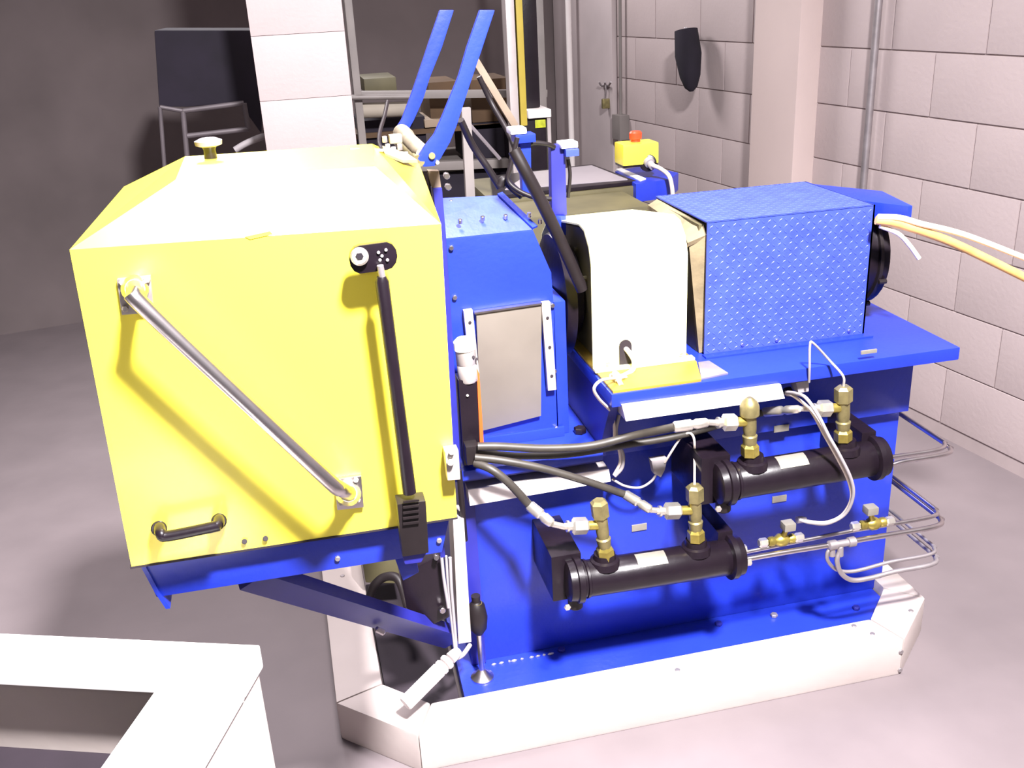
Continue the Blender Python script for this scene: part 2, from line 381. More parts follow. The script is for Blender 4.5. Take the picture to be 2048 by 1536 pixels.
for (p0, p1) in (((927, 622), (942, 760)), ((1083, 606), (1096, 782))):
    a_ = W(*p0, y=HY - .016); b_ = W(*p1, y=HY - .016)
    c = bm_new(); a_prism(c, [a_, a_ + V((.019, 0, 0)), b_ + V((.019, 0, 0)), b_], (0, .014, 0), bev=.0015)
    rl = obj('guide_rail', c, ALU, hs, label='pale aluminium guide rail')
    for t in (.17, .5, .83):
        s = a_.lerp(b_, t) + V((.0105, 0, 0)); obj('screw', Cy(s + V((0, .001, 0)), s - V((0, .002, 0)), .0032, 8), DARK, rl)

# ================================================================== TREADPLATE MOTOR COVER
MX0, MX1, MY0, MY1, MZ0, MZ1 = .806, 1.184, 1.84, 2.136, BZ, 1.041
mc = thing('treadplate_motor_cover', 'large blue diamond treadplate box cover at the right end of the bench', 'cover', (1.0, 1.99, BZ))
sh = bm_new()
a_box(sh, MX0, MX1, MY0, MY0 + .004, MZ0, MZ1); a_box(sh, MX0, MX1, MY1 - .004, MY1, MZ0, MZ1)
a_box(sh, MX0, MX1, MY0, MY1, MZ1 - .004, MZ1, bev=.0015); a_box(sh, MX1 - .004, MX1, MY0, MY1, MZ0, MZ1)
obj('cover_shell', sh, BLUM, mc, smooth=False)
lg = bm_new()
def lug(c, u, v, nrm, s=.0062, w_=.0021, hgt=.0009):
    A = [bm_v(lg, c + u * s), bm_v(lg, c + v * w_), bm_v(lg, c - u * s), bm_v(lg, c - v * w_)]
    t1_, t2_ = bm_v(lg, c + u * s * .4 + nrm * hgt), bm_v(lg, c - u * s * .4 + nrm * hgt)
    for f in ((A[0], A[1], t1_), (A[1], A[2], t2_, t1_), (A[2], A[3], t2_), (A[3], A[0], t1_, t2_)): lg.faces.new(f)
def bm_v(b, c): return b.verts.new(c)
st = .0128; k = 0
nx = int((MX1 - MX0) / st); nz = int((MZ1 - MZ0) / st); ny = int((MY1 - MY0) / st)
for i in range(nx):
    for j in range(nz):
        a_ = math.radians(45 if (i + j) % 2 else -45); x = MX0 + st * (i + .6); z = MZ0 + st * (j + .7)
        u = V((math.cos(a_), 0, math.sin(a_))); v = V((-math.sin(a_), 0, math.cos(a_))); lug(V((x, MY0, z)), u, v, V((0, -1, 0)))
    for j in range(ny):
        a_ = math.radians(45 if (i + j) % 2 else -45); x = MX0 + st * (i + .6); y = MY0 + st * (j + .7)
        u = V((math.cos(a_), math.sin(a_), 0)); v = V((-math.sin(a_), math.cos(a_), 0)); lug(V((x, y, MZ1)), u, v, V((0, 0, 1)))
bmesh.ops.recalc_face_normals(lg, faces=lg.faces)
obj('tread_pattern', lg, BLUM, mc, smooth=False, kind='stuff')
obj('foot_angle', B(MX0 - .005, MX1 + .01, MY0 - .022, MY0 - .001, BZ, BZ + .004, bev=.001), BLU, mc)
for px, py in ((1484, 700), (1553, 684), (1697, 669)):
    p = W(px, py, y=MY0); obj('rivet', Cy((p.x, MY0 + .002, BZ + .014), (p.x, MY0 - .003, BZ + .014), .004, 8), STL, mc)
# brown liner folded out of the open left end
ln = bm_new()
prof = [(1.842, BZ + .004), (1.842, 1.010), (1.85, 1.034), (2.12, 1.034)]
lx = [.765, .815]
pts2 = [W(1414, 512, y=1.845), W(1372, 494, y=1.845)]
def strip(bm, A, Bq, thv):
    n = len(A); a = [bm.verts.new(V(p)) for p in A]; b = [bm.verts.new(V(p)) for p in Bq]
    c = [bm.verts.new(V(p) + V(thv)) for p in A]; d = [bm.verts.new(V(p) + V(thv)) for p in Bq]
    for k in range(n - 1):
        bm.faces.new((a[k], a[k + 1], b[k + 1], b[k])); bm.faces.new((c[k + 1], c[k], d[k], d[k + 1]))
        bm.faces.new((a[k], c[k], c[k + 1], a[k + 1])); bm.faces.new((b[k + 1], d[k + 1], d[k], b[k]))
    bm.faces.new((a[0], b[0], d[0], c[0])); bm.faces.new((a[-1], c[-1], d[-1], b[-1]))
    return bm
A = [V((.808, 1.850, 1.012)), V((.810, 1.87, 1.030)), V((.808, 1.95, 1.033)), V((.808, 2.04, 1.034)), V((.805, 2.125, 1.036))]
Bq = [W(1375, 486, y=1.85), W(1368, 462, y=1.90), W(1352, 448, y=1.96), W(1322, 428, y=2.04), W(1296, 410, y=2.12)]
obj('liner_top_flap', strip(ln, A, Bq, (0, .004, -.010)), FOAM, mc, label='olive brown lining flap folded outward')
l2 = bm_new(); strip(l2, [V((.812, 1.852, BZ + .004)), V((.812, 1.852, .90)), V((.812, 1.85, 1.012))], [W(1398, 706, y=1.857), W(1388, 600, y=1.857), W(1378, 490, y=1.857)], (0, .010, 0))
obj('liner_side_flap', l2, FOAM, mc, label='dark brown side lining')
l3 = bm_new(); a_box(l3, .80, 1.178, 1.87, 2.12, BZ + .001, 1.030); obj('motor_block', l3, OLV, mc)
# rear bracket and black fan cowl at the right end
bk_ = bm_new(); a_prism(bk_, [V((1.185, 1.885, 1.041)), V((1.235, 1.80, 1.041)), V((1.245, 1.80, 1.041)), V((1.275, 1.96, 1.041)), V((1.185, 2.10, 1.041))], (0, 0, -.035), bev=.002)
obj('end_bracket', bk_, BLU, mc)
cw = bm_new()
a_lathe(cw, (1.19, 1.985, .905), (1.262, 1.985, .905), [(0, .118), (.6, .118), (.72, .122), (.8, .122), (.85, .108), (1, .10)], 32)
obj('fan_cowl', cw, BLK, mc)
obj('cowl_band', LA((1.222, 1.985, .905), (1.232, 1.985, .905), [(0, .120), (.1, .126), (.9, .126), (1, .120)], 32), BLKM, mc)
for a_ in (200, 240, 290):
    c = V((1.225, 1.985 + .128 * math.cos(math.radians(a_)), .905 + .128 * math.sin(math.radians(a_))))
    obj('cowl_screw', Cy(c - V((.0, 0, 0)), c + V((.018, 0, 0)), .006, 8), BLKM, mc)
# peach coloured air hoses leaving to the right
Hn = lambda l: [W(x, y, y=z) for x, y, z in l]
def pth(l, **k): return [W(x, y, **({'y': yy})) for x, y, yy in l]
hz = [([(1752, 440, 1.80), (1790, 446, 1.79), (1843, 462, 1.78), (1920, 492, 1.77), (2060, 560, 1.75)], .0095, ORG, 'thick orange hose leaving the treadplate cover to the right'),
      ([(1756, 434, 1.795), (1800, 436, 1.785), (1843, 448, 1.775), (1930, 470, 1.77), (2060, 520, 1.75)], .0065, ORGW, 'pale peach hose lying on top of the thick orange hose'),
      ([(1760, 452, 1.80), (1797, 468, 1.79), (1820, 492, 1.785), (1838, 517, 1.78)], .0050, ORGW, 'thin pale hose end drooping below the orange hose')]
for l, r_, m_, lb in hz:
    o = obj('air_hose', T(pth(l), r_), m_); tag(o, lb, 'hose')

# ================================================================== SAFETY HOOD (yellow)
YF = 1.25
hd = thing('safety_hood', 'large yellow sheet steel safety hood with sloping top, nearest the camera', 'hood', (-.05, 1.45, .79))
C_ = dict(BL=V((-.287, YF, .791)), BR=V((.167, YF, .789)), FR=V((.177, YF, 1.222)), FL=V((-.276, YF, 1.235)),
          T1=V((-.153, 1.36, 1.290)), T2=V((.108, 1.36, 1.285)), B1=V((-.1662, 1.66, 1.279)), B2=V((.131, 1.66, 1.275)),
          O1=V((-.266, 1.66, 1.240)), O2=V((.206, 1.66, 1.236)), KL=V((-.287, 1.66, .791)), KR=V((.185, 1.66, .789)))
def panel(names, thk=.006):
    P = [C_[n] for n in names]; nn = (P[1] - P[0]).cross(P[2] - P[0]).normalized()
    ctr = sum(P, V((0, 0, 0))) / len(P)
    if nn.dot(V((-.04, 1.5, 1.0)) - ctr) < 0: nn = -nn
    return PR(P, nn * thk)
hb = bm_new()
for f in (('BL', 'BR', 'FR', 'FL'),): pass
obj('front_panel', panel(('BL', 'BR', 'FR', 'FL')), YEL, hd, smooth=False)
tb = bm_new(); vv = {k: tb.verts.new(p) for k, p in C_.items() if k not in ('BL', 'BR', 'KL', 'KR')}
for f in (('FL', 'FR', 'T2', 'T1'), ('T1', 'T2', 'B2', 'B1'), ('FL', 'T1', 'B1', 'O1'), ('FR', 'O2', 'B2', 'T2'), ('FL', 'O1', 'B1', 'B2', 'O2', 'FR')):
    tb.faces.new([vv[i] for i in f])
obj('sloping_top', tb, YEL, hd, smooth=False)
obj('side_panel', panel(('FL', 'O1', 'KL', 'BL')), YEL, hd, smooth=False)
obj('side_panel', panel(('FR', 'O2', 'KR', 'BR')), YEL, hd, smooth=False)
obj('back_panel', panel(('O1', 'O2', 'KR', 'KL')), YEL, hd, smooth=False)
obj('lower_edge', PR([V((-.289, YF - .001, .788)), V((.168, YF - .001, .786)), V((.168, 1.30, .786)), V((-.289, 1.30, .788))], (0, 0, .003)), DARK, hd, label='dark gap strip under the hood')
def fy(px, py, off=0.): return W(px, py, y=YF - off)
# diagonal tube handle
tbh = obj('tube_handle', T([fy(270, 572, .0), fy(270, 580, .035), fy(276, 594, .062), fy(300, 625, .070), fy(640, 945, .070), fy(676, 975, .062), fy(696, 985, .035), fy(697, 990, .0)], .0105, 16), STL, hd, label='brushed steel diagonal grab bar')
def mplate(c, tilt=0):
    P = [fy(*q) for q in c]; return PR(P, (0, -.007, 0), bev=.001)
p1 = obj('mounting_plate', mplate([(235, 556), (302, 549), (309, 622), (245, 627)]), STLM, tbh)
p2 = obj('mounting_plate', mplate([(668, 955), (722, 948), (727, 1010), (674, 1016)]), STL, tbh)
for px, py in ((244, 565), (294, 560), (250, 618), (301, 612)): obj('bolt', Cy(fy(px, py, .006), fy(px, py, .011), .0042, 6), STLM, tbh)
for px, py in ((712, 960), (716, 1000), (682, 1006), (678, 964)): obj('bolt', Cy(fy(px, py, .006), fy(px, py, .011), .0042, 6), STLM, tbh)
obj('socket', LA(fy(270, 578, .006), fy(270, 578, .022), [(0, .017), (.5, .016), (1, .012)], 18), STL, tbh)
obj('socket', LA(fy(697, 987, .006), fy(697, 987, .024), [(0, .018), (.5, .016), (1, .012)], 18), ZNC, tbh)
# black pull handle
ph = obj('pull_handle', T([fy(318, 1052), fy(319, 1056, .02), fy(322, 1067, .036), fy(336, 1072, .038), fy(425, 1054, .038), fy(436, 1050, .036), fy(438, 1040, .02), fy(438, 1036)], .0075, 12), BLK, hd, label='black plastic pull handle')
for px, py in ((318, 1057), (438, 1042)): obj('handle_boss', Cy(fy(px, py, -.002), fy(px, py, .018), .0105, 14), BLK, ph)
for px, py in ((489, 1083), (531, 1077)): obj('bolt', Cy(fy(px, py, -.002), fy(px, py, .004), .004, 8), DARK, hd)
# black limit strut with bracket on top and sleeve below
gs = thing('gas_strut', 'long black gas strut standing upright on the yellow hood front', 'strut', fy(820, 1100, .03))
bkp = []
for cx_, cy_, a0, a1 in ((720, 515, 95, 265), (770, 508, -85, 85)):
    for q in range(7):
        a_ = math.radians(a0 + (a1 - a0) * q / 6); bkp.append(fy(cx_ + 23 * math.cos(a_), cy_ - 28 * math.sin(a_) , .028))
bkt = obj('end_bracket', PR(bkp, (0, -.012, 0), bev=.001), BLK, gs, label='black rounded end bracket')
obj('standoff', Cy(fy(745, 512, 0), fy(745, 512, .03), .010, 12), BLK, bkt)
obj('pivot_washer', LA(fy(719, 513, .040), fy(719, 513, .046), [(0, .0115), (.6, .0115), (1, .009)], 24), ZNC, bkt, label='shiny pivot washer')
obj('socket_screw', Cy(fy(719, 513, .045), fy(719, 513, .049), .0052, 6), BLK, bkt)
for px, py in ((757, 505), (772, 500), (760, 520), (775, 520), (764, 512)): obj('rivet', Cy(fy(px, py, .039), fy(px, py, .042), .0022, 8), STLM, bkt)
obj('strut_rod', Cy(fy(760, 530, .045), fy(766, 562, .045), .0045, 10), STLM, gs)
obj('strut_tube', LA(fy(763, 553, .045), fy(819, 985, .045), [(0, .006), (.02, .0088), (.5, .0088), (.97, .0095), (1, .0095)], 16), BLK, gs)
sv = obj('strut_sleeve', PR([fy(789, 989, .028), fy(846, 982, .028), fy(852, 1085, .028), fy(800, 1093, .028)], (0, -.030, 0), bev=.003), BLKM, gs, label='black ribbed sleeve')
obj('sleeve_foot', PR([fy(800, 1094, .028), fy(850, 1086, .028), fy(838, 1108, .028), fy(806, 1112, .028)], (0, -.024, 0), bev=.002), BLUD, gs)
for q in range(5):
    obj('sleeve_rib', BR(fy(806, 1004 + q * 11, .060), fy(838, 1000 + q * 11, .060), .003, .003, (0, 1, 0)), BLKM, sv)
# clasp on the right edge
cl = obj('edge_clasp', PR([fy(885, 892), fy(912, 888), fy(916, 946), fy(890, 948)], (0, -.022, 0), bev=.002), ALU, hd, label='grey metal clasp with bright top on the right edge')
obj('clasp_pin', Cy(fy(901, 925, .022), fy(901, 925, .028), .005, 10), ZNC, cl)
obj('clasp_pin', Cy(fy(903, 905, .022), fy(903, 905, .028), .004, 10), ZNC, cl)
# knob on top
def tz(px, py): return W(px, py, y=1.60)

k0 = W(424, 330, y=1.60)
kb = obj('knob', LA(k0 - V((0, 0, .004)), k0 + V((0, 0, .03)), [(0, .020), (.12, .020), (.16, .010), (.8, .009), (1, .012)], 16), BLK, hd, label='black mushroom knob')
obj('knob_cap', LA(k0 + V((0, 0, .028)), k0 + V((0, 0, .041)), [(0, .012), (.2, .020), (.7, .021), (1, .012)], 20), KCAP, kb)
lt = W(530, 467, y=1.262); 
obj('seam_mark', PR([fy(490, 473, -.001), fy(540, 462, -.001), fy(545, 468, -.001), (fy(500, 478, -.001))], (0, -.002, 0)), YEL, hd)

# ================================================================== BLUE SUPPORT TRAY + BRACE under the hood
tr = thing('support_tray', 'blue steel tray under the yellow hood with diagonal brace to the machine base', 'tray', (-.05, 1.45, .71))
TYF = 1.27
obj('front_channel', PR([V((-.279, TYF, .785)), V((.160, TYF, .783)), V((.143, TYF, .722)), V((-.268, TYF, .724))], (0, .022, 0), bev=.002), BLU, tr)
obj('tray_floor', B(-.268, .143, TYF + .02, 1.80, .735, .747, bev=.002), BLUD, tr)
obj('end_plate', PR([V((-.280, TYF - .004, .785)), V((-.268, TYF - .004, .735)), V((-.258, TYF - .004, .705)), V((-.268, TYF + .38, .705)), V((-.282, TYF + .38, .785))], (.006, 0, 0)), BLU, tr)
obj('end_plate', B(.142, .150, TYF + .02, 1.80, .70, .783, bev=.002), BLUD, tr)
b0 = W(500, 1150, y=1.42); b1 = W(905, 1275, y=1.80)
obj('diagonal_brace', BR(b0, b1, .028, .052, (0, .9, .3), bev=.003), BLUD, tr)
obj('brace_pin', Cy(W(752, 1258, y=1.62), W(768, 1266, y=1.62), .006, 8), STL, tr)
for px, py in ((675, 1116), (878, 1080), (830, 1098)):
    p = W(px, py, y=TYF); obj('bolt', Cy(p + V((0, .002, 0)), p - V((0, .004, 0)), .004, 8), STLM, tr)
obj('hanger_block', PR([W(790, 1118, y=1.30), W(832, 1112, y=1.30), W(838, 1145, y=1.30), W(806, 1162, y=1.30)], (0, .03, 0), bev=.002), BLU, tr)
# dark valve cluster behind the brace
vc = thing('black_valve_cluster', 'black valve block with hoses in the gap left of the white vertical trunking', 'valve block', W(850, 1250, y=1.72))
yy = 1.72
obj('valve_body', PR([W(800, 1150, y=yy), W(885, 1108, y=yy), W(900, 1235, y=yy), W(838, 1262, y=yy), W(812, 1215, y=yy)], (0, .07, 0), bev=.006), BLK, vc)
obj('black_arch_hose', T(Hn([(738, 1200, 2.06), (748, 1172, 2.06), (770, 1154, 2.06), (796, 1158, 2.04), (812, 1200, 2.0), (818, 1240, 1.95)]), .011), BLKM, vc)
obj('dark_box', PR([W(722, 1098, y=2.14), W(800, 1090, y=2.14), W(806, 1168, y=2.14), W(731, 1166, y=2.14)], (0, .15, 0), bev=.006), OLV, vc)
obj('valve_tube', T([W(883, 1112, y=1.70), W(888, 1160, y=1.70), W(897, 1215, y=1.70)], .0035), CBLG, vc)
obj('silver_plug', Cy(W(882, 1216, y=1.715), W(886, 1222, y=1.70), .0065, 10), STL, vc)
obj('silver_plug', Cy(W(872, 1112, y=1.715), W(873, 1116, y=1.70), .0055, 10), STL, vc)

dt = obj('shade_slab', PR([V((.052, 1.80, 0)), V((.150, 1.705, 0)), V((.208, 1.705, 0)), V((.225, 2.3, 0)), V((.045, 2.3, 0))], (0, 0, .030), bev=.003), DARK)  # dark slab put in for the deep shade between kerb and base
tag(dt, 'black slab standing in for deep shade on the floor inside the left arm of the white kerb', 'tray')
# ================================================================== TRUNKING
def trunk(name, pts, yy, dep, label, m_=WHT, capm=BLKM):
    t = thing(name, label, 'trunking', W(*pts[0], y=yy), 'white cable trunking on the machine' if False else None)
    P = [W(*p, y=yy) for p in pts]
    obj('trunk_body', PR([p + V((0, .004, 0)) for p in P], (0, dep, 0), bev=.0015), ALU, t)
    cc = sum(P, V((0, 0, 0))) / len(P)
    obj('trunk_lid', PR([cc + (p - cc) * 1.0 for p in P], (0, .0045, 0), bev=.0012), m_, t)
    return t
trunk('cable_trunking', [(1244, 811), (1562, 769), (1570, 797), (1252, 843)], 1.692, .10, 'white cable trunking under the bench edge, the upper horizontal one')
trunk('cable_trunking', [(936, 980), (1218, 938), (1222, 963), (940, 1012)], 1.79, .045, 'white cable trunking below the left table, crossed by black hoses')
trunk('cable_trunking', [(906, 1040), (928, 1038), (943, 1284), (917, 1288)], 1.76, .06, 'white vertical cable trunking at the left corner of the blue base', KRB)
# cap dark bits by the trunk ends
g_ = W(1570, 785, y=1.74); o = obj('trunk_gland', Cy(g_, g_ + V((.014, 0, .002)), .010, 12), BLKM); tag(o, 'black gland at the right end of the upper white trunking', 'gland')

# ================================================================== HEAT EXCHANGERS
def port_tee(px0, py0, yy, hexes, dirp, parent, top):
    """brass column standing on an exchanger: py0 base px -> top px"""
def exchanger(pl_, pr_, yy, rad, plate_px, ports, label, nxp):
    a_ = W(*pl_, y=yy); b_ = W(*pr_, y=yy); t = thing('heat_exchanger', label, 'heat exchanger', (a_ + b_) / 2 - V((0, 0, rad)))
    L = (b_ - a_).length; d = (b_ - a_).normalized()
    obj('shell_tube', LA(a_, b_, [(0, rad * .9), (.015, rad), (.5, rad), (.985, rad), (1, rad * .9)], 40), BLK, t)
    for e, s_ in ((a_, -1), (b_, 1)):
        e0 = e - d * s_ * .012; e1 = e + d * s_ * .022
        obj('end_flange', LA(e0, e1, [(0, rad * 1.02), (.1, rad * 1.26), (.45, rad * 1.26), (.5, rad * 1.14), (.9, rad * 1.10), (1, rad * .8)], 40), BLK, t)
    obj('machined_ring', LA(a_ + d * .016, a_ + d * .024, [(0, rad * 1.0), (.2, rad * 1.06), (.8, rad * 1.06), (1, rad * 1.0)], 40), BLK, t)
    for k_, e in enumerate((a_ + d * .004, b_ - d * .004)):
        br = obj('mounting_foot', B(e.x - .022 - .03 * (k_ == 0), e.x + .012, yy + rad * .3, PYL + .004, e.z - rad * 1.35, e.z + rad * 1.45, bev=.004), BLK, t)
    q = a_ - d * .004 + V((0, -rad * .1, -rad * 1.32)); obj('drain_boss', Cy(q + V((0, 0, .02)), q - V((0, 0, .012)), .016, 12), BLKM, t)
    q = a_ - d * .03 + V((0, -rad * .9, -rad * .95)); obj('bolt', Cy(q, q - V((0, .006, 0)), .007, 6), ZNC, t)
    # name plate wrapped on the upper front
    c0 = W(*plate_px, y=yy - rad * .7); tt = (c0 - a_).dot(d); nb = bm_new(); rows = []
    for side in (tt - .032, tt + .032):
        row = []
        for k_ in range(6):
            an = math.radians(42 + 10 * k_); row.append(a_ + d * side + V((0, -math.cos(an) * (rad + .0012), math.sin(an) * (rad + .0012))))
        rows.append(row)
    strip(nb, rows[0], rows[1], (0, .001, -.001)); obj('name_plate', nb, TAG, t, label='silver rating plate')
    for px, py in ports:
        c0 = W(px, py, y=yy); c0 = a_ + d * ((c0 - a_).dot(d))
        obj('port_boss', LA(c0 + V((0, 0, rad * .7)), c0 + V((0, 0, rad + .016)), [(0, .034), (.5, .030), (.6, .024), (1, .022)], 20), BLK, t)
    return t, a_, b_, d
CYY = 1.665
ex1, xa_, xb_, xd_ = exchanger((1152, 1160), (1462, 1113), CYY, .0385, (1308, 1112), [(1210, 1100), (1392, 1100)], 'lower black cylindrical heat exchanger with silver plate on the blue panel', 0)
ex2, xa2, xb2, xd2 = exchanger((1450, 965), (1748, 915), CYY, .0385, (1590, 920), [(1505, 900), (1690, 880)], 'upper right black cylindrical heat exchanger below the treadplate cover', 0)

def tee(bx_, by_, tx_, ty_, sx_, sy_, yy, label, domed, lead):
    """brass tee fitting: bottom (bx,by) to top (tx,ty); side branch at (sx,sy) pointing left"""
    b_ = W(bx_, by_, y=yy); t_ = W(tx_, ty_, y=yy); t = thing('brass_tee_fitting', label, 'fitting', b_)
    L = t_ - b_
    obj('lower_nut', LA(b_, b_ + L * .22, [(0, .012), (.1, .0185), (.8, .0185), (1, .014)], 6), BRS, t, smooth=False, label='yellow brass hexagon')
    obj('body', LA(b_ + L * .2, b_ + L * .72, [(0, .013), (.3, .0155), (.34, .012), (.5, .0135), (1, .0135)], 16), BRSD, t)
    if domed: obj('top_cap', LA(b_ + L * .68, t_, [(0, .015), (.1, .0195), (.55, .0195), (.8, .015), (1, .006)], 18), BRSD, t)
    else: obj('top_cap', LA(b_ + L * .70, t_, [(0, .014), (.1, .0185), (.85, .0185), (1, .012)], 6), BRSD, t, smooth=False)
    s0_ = W((bx_ + tx_) / 2, sy_, y=yy); s1_ = W(sx_, sy_ + 3, y=yy)
    D = s1_ - s0_
    obj('side_arm', LA(s0_, s0_ + D * .45, [(0, .010), (1, .010)], 14), BRS, t)
    obj('union_nut', LA(s0_ + D * .38, s0_ + D * .80, [(0, .013), (.12, .0175), (.88, .0175), (1, .012)], 6), ZNC, t, smooth=False, label='bright plated union nut')
    obj('union_tail', LA(s0_ + D * .78, s1_, [(0, .009), (.4, .009), (.45, .012), (.7, .012), (.72, .007), (1, .007)], 12), ZNC, t)
    return t, s1_
FY_ = CYY - .005
t1_, e1_ = tee(1212, 1118, 1197, 1000, 1128, 1050, FY_, 'brass tee fitting on the left port of the lower exchanger', False, 0)
t2_, e2_ = tee(1392, 1082, 1389, 970, 1312, 1020, FY_, 'brass tee fitting on the right port of the lower exchanger', False, 0)
t3_, e3_ = tee(1500, 912, 1499, 795, 1430, 843, FY_, 'domed brass tee fitting on the left port of the upper exchanger', True, 0)
t4_, e4_ = tee(1686, 882, 1687, 772, 1622, 815, FY_, 'brass tee fitting on the right port of the upper exchanger', False, 0)
# ------------------------------------------------------------------ hydraulic hoses
def hose(pts, r_, crimp, end, label):
    t = thing('hydraulic_hose', label, 'hose', V(pts[0]))
    obj('hose_tube', T(pts, r_, 12), HOSE, t)
    P = V(pts[-1]); Q = V(crimp); E_ = V(end)
    obj('crimp_sleeve', LA(P - (Q - P) * .05, Q, [(0, r_ * 1.1), (.05, r_ * 1.35), (.5, r_ * 1.35), (.54, r_ * 1.05), (.6, r_ * 1.05), (.66, r_ * 1.3), (.95, r_ * 1.15), (1, r_ * .8)], 16), ZNC, t)
    obj('hose_tail', T([Q, (Q + E_) / 2, E_], r_ * .75, 10), ZNC, t)
    return t
hose(Hn([(955, 893, 1.74), (1000, 893, 1.735), (1090, 897, 1.73), (1180, 892, 1.725), (1260, 873, 1.72), (1350, 854, FY_)]), .0085, W(1416, 845, y=FY_), W(1432, 846, y=FY_), 'upper black hose sweeping from the clamp to the upper left tee')
hose(Hn([(955, 905, 1.76), (1040, 912, 1.755), (1140, 908, 1.75), (1250, 890, 1.745), (1345, 874, 1.745), (1440, 850, 1.75), (1530, 824, 1.74)]), .0075, W(1600, 818, y=FY_), W(1625, 818, y=FY_), 'black hose passing behind the domed tee to the far right tee')
hose(Hn([(950, 915, 1.735), (1010, 922, 1.72), (1090, 938, 1.71), (1180, 965, 1.705), (1252, 990, 1.71)]), .0080, W(1302, 1020, y=FY_), W(1316, 1021, y=FY_), 'middle black hose crossing the white trunking to the lower right tee')
hose(Hn([(950, 925, 1.735), (985, 940, 1.71), (1020, 968, 1.70), (1060, 1012, 1.70)]), .0085, W(1105, 1048, y=FY_), W(1130, 1054, y=FY_), 'short black hose dropping to the lower left tee')

# ------------------------------------------------------------------ thin pipes and cables
def cable(pts, r_, m_, label, name='cable', cat='cable'):
    o = obj(name, T(Hn(pts), r_), m_); tag(o, label, cat); return o
cable([(1252, 754, 1.76), (1222, 757, 1.73), (1200, 762, 1.69), (1188, 778, 1.685), (1198, 798, 1.70), (1222, 824, 1.74), (1228, 850, 1.76), (1230, 878, 1.76), (1238, 900, 1.765), (1240, 925, 1.775), (1228, 950, 1.78)], .0032, CBLW, 'pale cable looping off the ochre plate and down past the trunking end')
cable([(1238, 830, 1.77), (1232, 860, 1.765), (1236, 885, 1.765), (1246, 910, 1.77), (1244, 935, 1.775), (1230, 952, 1.78)], .0040, CBLG, 'grey cable bundle running down between the two white trunkings')
cable([(1224, 958, 1.79), (1250, 972, 1.78), (1280, 975, 1.775), (1303, 962, 1.77), (1314, 945, 1.77)], .0028, CBLG, 'thin grey sensor wire curling right from the lower trunking')
bx2 = thing('sensor_clip', 'small grey clip block holding the thin wire on the blue panel', 'clip', W(1320, 935, y=1.78))
obj('clip_body', PR([W(1303, 922, y=1.765), W(1335, 917, y=1.765), W(1330, 940, y=1.765), W(1322, 955, y=1.765), (W(1308, 948, y=1.765))], (0, .02, 0), bev=.002), CBLG, bx2)
obj('clip_stud', Cy(W(1318, 932, y=1.785), W(1318, 932, y=PYL), .005, 8), CBLG, bx2)
cable([(1330, 925, 1.765), (1345, 900, 1.755), (1362, 875, 1.745), (1378, 866, 1.74), (1388, 878, 1.73), (1389, 915, 1.72), (1389, 970, FY_)], .0026, CBLW, 'thin pale capillary tube arching into the lower right tee', 'capillary_tube', 'tube')
sp2 = cable([(1618, 764, 1.70), (1619, 735, 1.69), (1620, 690, 1.685), (1627, 687, 1.685), (1660, 722, 1.69), (1686, 752, FY_), (1687, 774, FY_)], .0026, CBLG, 'bent grey capillary tube peaking in front of the treadplate cover', 'capillary_tube', 'tube')
o = thing('sensor_clip', 'small grey clip block under the bench edge right of the upper trunking', 'clip', W(1607, 775, y=1.73))
obj('clip_body', PR([W(1592, 765, y=1.72), W(1618, 761, y=1.72), W(1618, 783, y=1.72), W(1597, 787, y=1.72)], (0, .03, 0), bev=.002), CBLG, o)
cable([(1572, 784, 1.725), (1592, 787, 1.690), (1612, 796, 1.645), (1636, 830, 1.620), (1658, 873, 1.610), (1680, 912, 1.605), (1702, 958, 1.605), (1706, 993, 1.610), (1690, 1028, 1.625), (1655, 1047, 1.645), (1622, 1046, 1.680), (1600, 1040, 1.700)], .0036, CBLG, 'grey cable hanging in a long loop in front of the upper exchanger')
cable([(1572, 788, 1.728), (1590, 794, 1.695), (1622, 822, 1.645), (1650, 872, 1.620), (1674, 915, 1.613), (1697, 962, 1.613), (1702, 998, 1.617), (1684, 1030, 1.633), (1650, 1045, 1.653), (1610, 1042, 1.700)], .0034, CBLW, 'paler cable hanging beside the long grey loop')
p = W(1602, 1040, y=1.73); o = obj('cable_plug', LA(p + V((.012, 0, 0)), p - V((.010, 0, -.002)), [(0, .005), (.4, .008), (1, .008)], 12), CBLG); tag(o, 'grey plug at the lower end of the long cable loop', 'plug')

# ------------------------------------------------------------------ stainless pipes and brass valves from the lower exchanger
def pipe(pts, r_, label, m_=STL):
    P = Hn([p for p in pts if p[0] < 1840]); e = P[-1]; P += [V((1.285, e.y, e.z + .001)), V((1.312, e.y + .02, e.z + .002)), V((1.316, e.y + .08, e.z + .002)), V((1.316, 2.25, e.z + .002))]
    o = obj('steel_pipe', T(P, r_, 12), m_); tag(o, label, 'pipe'); return o
pipe([(1470, 1122, CYY - .01), (1560, 1106, CYY - .01), (1660, 1090, CYY - .01), (1740, 1076, CYY - .01), (1800, 1066, CYY - .01), (1872, 1053, CYY - .01), (1896, 1046, CYY + .02), (1893, 1020, CYY + .12)], .0060, 'long straight steel pipe from the lower exchanger to the right')
pipe([(1470, 1108, CYY + .01), (1520, 1098, CYY + .01), (1600, 1082, CYY + .01), (1700, 1062, CYY + .01), (1760, 1052, CYY + .01), (1843, 1034, CYY + .01), (1872, 1029, CYY + .02), (1880, 1010, CYY + .12)], .0048, 'steel pipe carrying the two brass valves')
